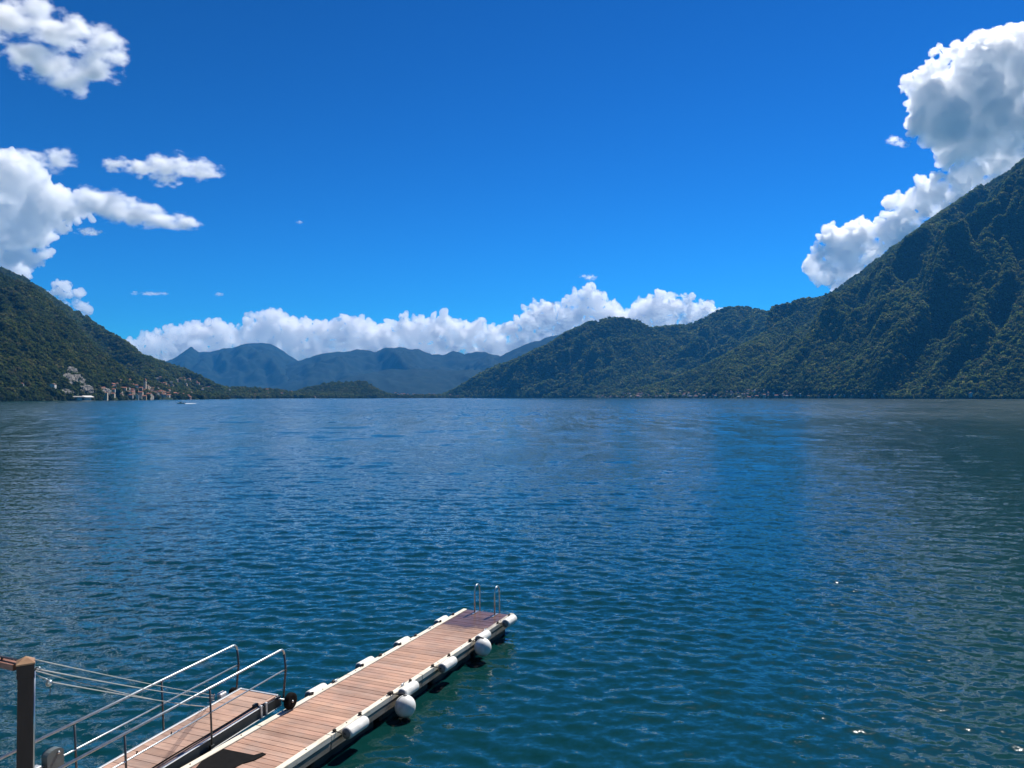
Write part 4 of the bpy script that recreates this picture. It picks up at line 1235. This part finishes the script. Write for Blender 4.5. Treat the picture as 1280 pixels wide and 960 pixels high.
# grey box with a rounded top fixed to the rail on the lake side
cyb, czb = pix_in_frame(MG, 67, 946, XLR + 0.05)
def rounded_plate(y, z, w, h, x0, x1):
    prof = [(y - w / 2, z - h / 2), (y + w / 2, z - h / 2), (y + w / 2, z + h * 0.25)]
    for k in range(1, 8):
        a = math.pi * k / 8
        prof.append((y + w / 2 * math.cos(a), z + h * 0.25 + h * 0.25 * math.sin(a)))
    prof.append((y - w / 2, z + h * 0.25))
    n_ = len(prof)
    V = [(x0, a, b) for a, b in prof] + [(x1, a, b) for a, b in prof]
    return V, [tuple(range(n_)), tuple(range(2 * n_ - 1, n_ - 1, -1))] + [(i, (i + 1) % n_, n_ + (i + 1) % n_, n_ + i) for i in range(n_)]
cb = link('control_box', None, gang)
V, Fc = rounded_plate(cyb, czb - 0.03, 0.30, 0.34, XLR - 0.04, XLR + 0.10)
MB().add(V, Fc).build('housing', plain('galvanised_grey', (0.13, 0.16, 0.16), 0.5, 3.0, 0.2, 0.4, 0.3), cb)
MB().lathe([(XLR + 0.101, 0.03), (XLR + 0.125, 0.022)], 'x', 12, (0, cyb + 0.05, czb + 0.06)).build('knob', STEEL, cb)
MB().box(XLR - 0.03, XLR + 0.09, cyb - 0.42, cyb - 0.24, czb - 0.32, czb - 0.02, 0.01).build('bracket', ALU, cb)
# white bumper block and coil where the stay lines are made fast
by_, bz_ = pix_in_frame(MG, 277, 870, XLR - 0.08)
MB().box(XLR - 0.14, XLR - 0.02, by_ - 0.10, by_ + 0.10, -0.10, 0.075, 0.02).build('bumper', FENDER, gang)
mb = MB(); rope_knot(mb, XLR - 0.10, by_ - 0.26, 0.05, 0.09, 31); mb.build('rope_coil', PALE_ROPE, gang)

# ---- flat black patch, a thin sheet laid on the dock planks
def dark_patch():
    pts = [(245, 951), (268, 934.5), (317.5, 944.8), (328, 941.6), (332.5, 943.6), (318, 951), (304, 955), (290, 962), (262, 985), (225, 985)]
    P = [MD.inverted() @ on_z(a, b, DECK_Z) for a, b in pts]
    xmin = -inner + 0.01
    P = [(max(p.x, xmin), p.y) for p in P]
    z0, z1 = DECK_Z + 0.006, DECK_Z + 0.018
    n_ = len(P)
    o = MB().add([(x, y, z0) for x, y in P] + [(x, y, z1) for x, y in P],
                 [tuple(range(n_ - 1, -1, -1)), tuple(range(n_, 2 * n_))] + [(i, (i + 1) % n_, n_ + (i + 1) % n_, n_ + i) for i in range(n_)]).build('black_patch', RUBBER)
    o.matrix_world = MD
    tag(o, 'flat black patch lying on the dock planks beside the gangway', 'mat')
dark_patch()

# ---- terrace corner: post with pyramid cap, wooden handrail, stay lines
PY = 5.9
BRONZE = weathered('dark_bronze_post', (0.030, 0.023, 0.021), (0.013, 0.010, 0.010), 5, 0.3, 0.7, 0.5, 0.2, stretch=(3, 3, 0.6))
TEAK = weathered('varnished_rail', (0.36, 0.17, 0.10), (0.20, 0.085, 0.05), 6, 0.3, 0.7, 0.4, stretch=(1, 1, 5))
CAP_SUNLIT = weathered('sunlit_cap', (0.42, 0.25, 0.13), (0.26, 0.14, 0.07), 6, 0.3, 0.6, 0.5)  # bright sunlit look of the cap put into its colour
pc = at(32, 829, PY)
trail = link('terrace_railing', None); trail.location = (pc.x, pc.y, 4.1); trail.rotation_euler = (0, 0, R(32))
tag(trail, 'dark square post with pyramid cap and wooden handrail on the terrace', 'railing')
zt = pc.z - 4.1
p_ = link('post', None, trail)
w2 = 0.052
MB().box(-w2, w2, -w2, w2, 0.0, zt, 0.004).build('shaft', BRONZE, p_)
MB().box(-w2 - 0.006, w2 + 0.006, -w2 - 0.006, w2 + 0.006, zt - 0.10, zt + 0.0, 0.003).build('collar', BRONZE, p_)
q = w2 + 0.010
MB().add([(-q, -q, zt + 0.001), (q, -q, zt + 0.001), (q, q, zt + 0.001), (-q, q, zt + 0.001), (-q, -q, zt + 0.012), (q, -q, zt + 0.012), (q, q, zt + 0.012), (-q, q, zt + 0.012), (0, 0, zt + 0.055)],
         [(3, 2, 1, 0), (0, 1, 5, 4), (1, 2, 6, 5), (2, 3, 7, 6), (3, 0, 4, 7), (4, 5, 8), (5, 6, 8), (6, 7, 8), (7, 4, 8)]).build('cap', CAP_SUNLIT, p_)
# handrail running away from the post
Mi = (Matrix.Translation(trail.location) @ Matrix.Rotation(R(32), 4, 'Z')).inverted()
a0, a1 = Mi @ at(24, 833, PY + 0.02), Mi @ at(-120, 800, PY + 1.75)
dv = (a1 - a0); L_ = dv.length
def bar(name, p, d, w, h, off, mat):
    d = d.normalized(); s_ = d.cross(Vector((0, 0, 1))).normalized(); u_ = s_.cross(d)
    V = []
    for e in (p, p + dv):
        for (i, j) in ((-1, -1), (1, -1), (1, 1), (-1, 1)):
            V.append(e + s_ * (i * w / 2) + u_ * (off + j * h / 2))
    MB().add(V, [(3, 2, 1, 0), (4, 5, 6, 7), (0, 1, 5, 4), (1, 2, 6, 5), (2, 3, 7, 6), (3, 0, 4, 7)]).build(name, mat, trail)
bar('handrail', a0, dv, 0.09, 0.045, 0.0, TEAK)
bar('rail_strip', a0, dv, 0.022, 0.008, 0.045, BRONZE)
for k in range(6):
    e = a0 + dv * (0.12 + 0.17 * k)
    MB().box(e.x - 0.008, e.x + 0.008, e.y - 0.008, e.y + 0.008, e.z + 0.02, e.z + 0.044).build('spacer', BRONZE, trail)
for k in (0.45, 0.95):
    e = a0 + dv * k
    MB().box(e.x - 0.02, e.x + 0.02, e.y - 0.02, e.y + 0.02, 0.0, e.z - 0.022, 0.003).build('baluster', BRONZE, trail)
pl = Mi @ at(42.2, 900, PY + 0.01)
MB().tube([(pl.x, pl.y, 0.0), (pl.x, pl.y, zt - 0.06)], 0.0085, 8).build('conduit', STEEL, trail)

def stay(p, q_, r, sag, label, name='stay_line'):
    pts = []
    for k in range(25):
        t = k / 24; a = p.lerp(q_, t); a.z -= sag * 4 * t * (1 - t); pts.append(a)
    o = MB().tube(pts, r, 6).build(name, PALE_ROPE)
    tag(o, label, 'rope', 'stay lines between the terrace post and the gangway')
anchor = MG @ Vector((XLR - 0.05, by_ - 0.26, 0.06))
anchor2 = MG @ Vector((XLR - 0.06, by_ - 0.55, 0.0))
ap = MG @ Vector((XLR, lp[0] - 0.02, 0.02))
stay(at(43.5, 824.5, PY + 0.02), anchor + Vector((0, 0, 0.06)), 0.0045, 0.02, 'thin pale line running from just under the cap of the terrace post')
stay(at(44, 836, PY + 0.02), anchor, 0.0055, 0.03, 'pale line hooked below the collar of the terrace post')
stay(at(44, 838.5, PY + 0.02), anchor2, 0.0045, 0.05, 'second pale line doubled close under the hooked one')
pul = at(60.5, 852, PY + 0.12)
stay(pul, anchor2 + Vector((0, 0.1, -0.04)), 0.005, 0.02, 'lowest pale line leading from the small pulley')
pr = link('pulley', None); pr.location = pul
tag(pr, 'small steel pulley hanging beside the terrace post', 'pulley')
MB().lathe([(-0.012, 0.016), (-0.008, 0.026), (0, 0.020), (0.008, 0.026), (0.012, 0.016)], 'y', 16, (0.004, 0, -0.012)).build('sheave', STEEL, pr)
MB().tube([(-0.10, 0, 0.06), (-0.06, 0, 0.035), (-0.02, 0, 0.022), (0.0, 0, 0.01)], 0.005, 6).build('arm', STEEL, pr)
MB().tube([(0.012, 0, -0.03), (0.016, 0, -0.08), (0.010, 0, -0.11)], 0.003, 6).build('tail', ROPE, pr)
mbk = MB().tube([at(44, 838, PY + 0.02) - pul + Vector((0, 0, 0)), at(46, 834, PY + 0.02) - pul, at(49, 834, PY + 0.02) - pul, at(51, 838, PY + 0.02) - pul], 0.006, 6); mbk.build('hook', STEEL, pr)

# the stone terrace on which the post stands, and the landing at the shore end
STONE = weathered('terrace_stone', (0.38, 0.36, 0.32), (0.20, 0.19, 0.17), 1.5, 0.3, 0.7, 0.85)
o = MB().box(-14, 5, -6, 6.25, -3, 4.1, 0.03).build('quay_terrace', STONE)
tag(o, 'stone quay terrace along the shore', kind='structure')
tail = MG @ Vector((0, -GL, 0))
o = MB().box(tail.x - 2.2, tail.x + 6.2, 6.26, tail.y + 0.25, -3, 0.12, 0.02).build('landing_stage', STONE)
tag(o, 'low stone landing at the foot of the terrace', kind='structure')

# ---- two boats far out
GEL = plain('white_gelcoat', (0.80, 0.80, 0.78), 0.3, spec=0.5)
DARK = plain('dark_cockpit', (0.02, 0.022, 0.025), 0.4)
def hull_mesh(L, W, H):
    rows = []
    for k in range(13):
        t = k / 12; y = -L / 2 + L * t
        w = W / 2 * (1 - max(0, (t - 0.45) / 0.55) ** 2.2) * (0.92 + 0.08 * min(1, t * 5))
        sheer = H * (1 + 0.35 * t ** 2)
        rows.append([(-w, y, sheer), (-w * 0.92, y, sheer * 0.4), (-w * 0.55, y, -0.15), (0, y, -0.3), (w * 0.55, y, -0.15), (w * 0.92, y, sheer * 0.4), (w, y, sheer)])
    V = [p for r in rows for p in r]; n_ = 7
    Fc = [(i * n_ + k, i * n_ + k + 1, (i + 1) * n_ + k + 1, (i + 1) * n_ + k) for i in range(12) for k in range(6)]
    Fc += [tuple(range(6, -1, -1))] + [(i * n_, (i + 1) * n_, (i + 1) * n_ + 6, i * n_ + 6) for i in range(12)]
    return V, Fc
def boat(name, P, heading, L, label, cabin):
    root = link(name, None); root.location = P; root.rotation_euler = (0, 0, heading)
    tag(root, label, 'boat')
    V, Fc = hull_mesh(L, L * 0.30, 0.75)
    MB().add(V, Fc).build('hull', GEL, root)
    if cabin:
        MB().box(-0.9, 0.9, -1.6, 1.0, 0.78, 2.3, 0.15).build('cabin', DARK, root)
        MB().box(-1.0, 1.0, -1.9, 1.2, 2.31, 2.42, 0.03).build('cabin_roof', GEL, root)
        MB().tube([(0, -1.2, 2.42), (0, -1.3, 4.0)], 0.05, 8).build('mast', DARK, root)
    else:
        MB().box(-0.7, 0.7, -0.9, 0.9, 0.80, 1.7, 0.2).build('cockpit_cover', DARK, root)
        MB().add([(-0.8, 1.0, 0.85), (0.8, 1.0, 0.85), (0.6, 0.6, 1.6), (-0.6, 0.6, 1.6), (-0.8, 1.08, 0.85), (0.8, 1.08, 0.85), (0.6, 0.68, 1.6), (-0.6, 0.68, 1.6)],
                 [(3, 2, 1, 0), (4, 5, 6, 7), (0, 1, 5, 4), (1, 2, 6, 5), (2, 3, 7, 6), (3, 0, 4, 7)]).build('windscreen', DARK, root)
        MB().box(-0.3, 0.3, -L / 2 - 0.5, -L / 2 + 0.05, 0.2, 1.3, 0.08).build('outboard_motor', DARK, root)
bp = on_z(226, 504.6, 0.0)
bp.z = 0.25
boat('motorboat', bp, R(86), 8.5, 'white open motorboat speeding across the lake', False)
FOAM = plain('white_foam', (0.75, 0.78, 0.80), 0.8, 0.5, 0.2)
g_ = random.Random(2)
V, Fc = [], []
for k in range(30):
    t = k / 29; x = 4.2 + 12 * t; w = (0.9 + 2.2 * t) * g_.uniform(.6, 1.1)
    V += [(x, -w, -0.35), (x, 0, 0.30 * (1 - t) + 0.04), (x, w, -0.35)]
for k in range(29):
    Fc += [(3 * k, 3 * k + 1, 3 * k + 4, 3 * k + 3), (3 * k + 1, 3 * k + 2, 3 * k + 5, 3 * k + 4)]
o = MB().add(V, Fc).build('wake_foam', FOAM); o.location = (bp.x, bp.y, 0.30)
tag(o, 'white foam wake trailing behind the motorboat', kind='stuff')
boat('cabin_boat', on_z(316.5, 499.6, 0.3), R(35), 8.5, 'small dark cabin boat out by the far wooded shore', True)
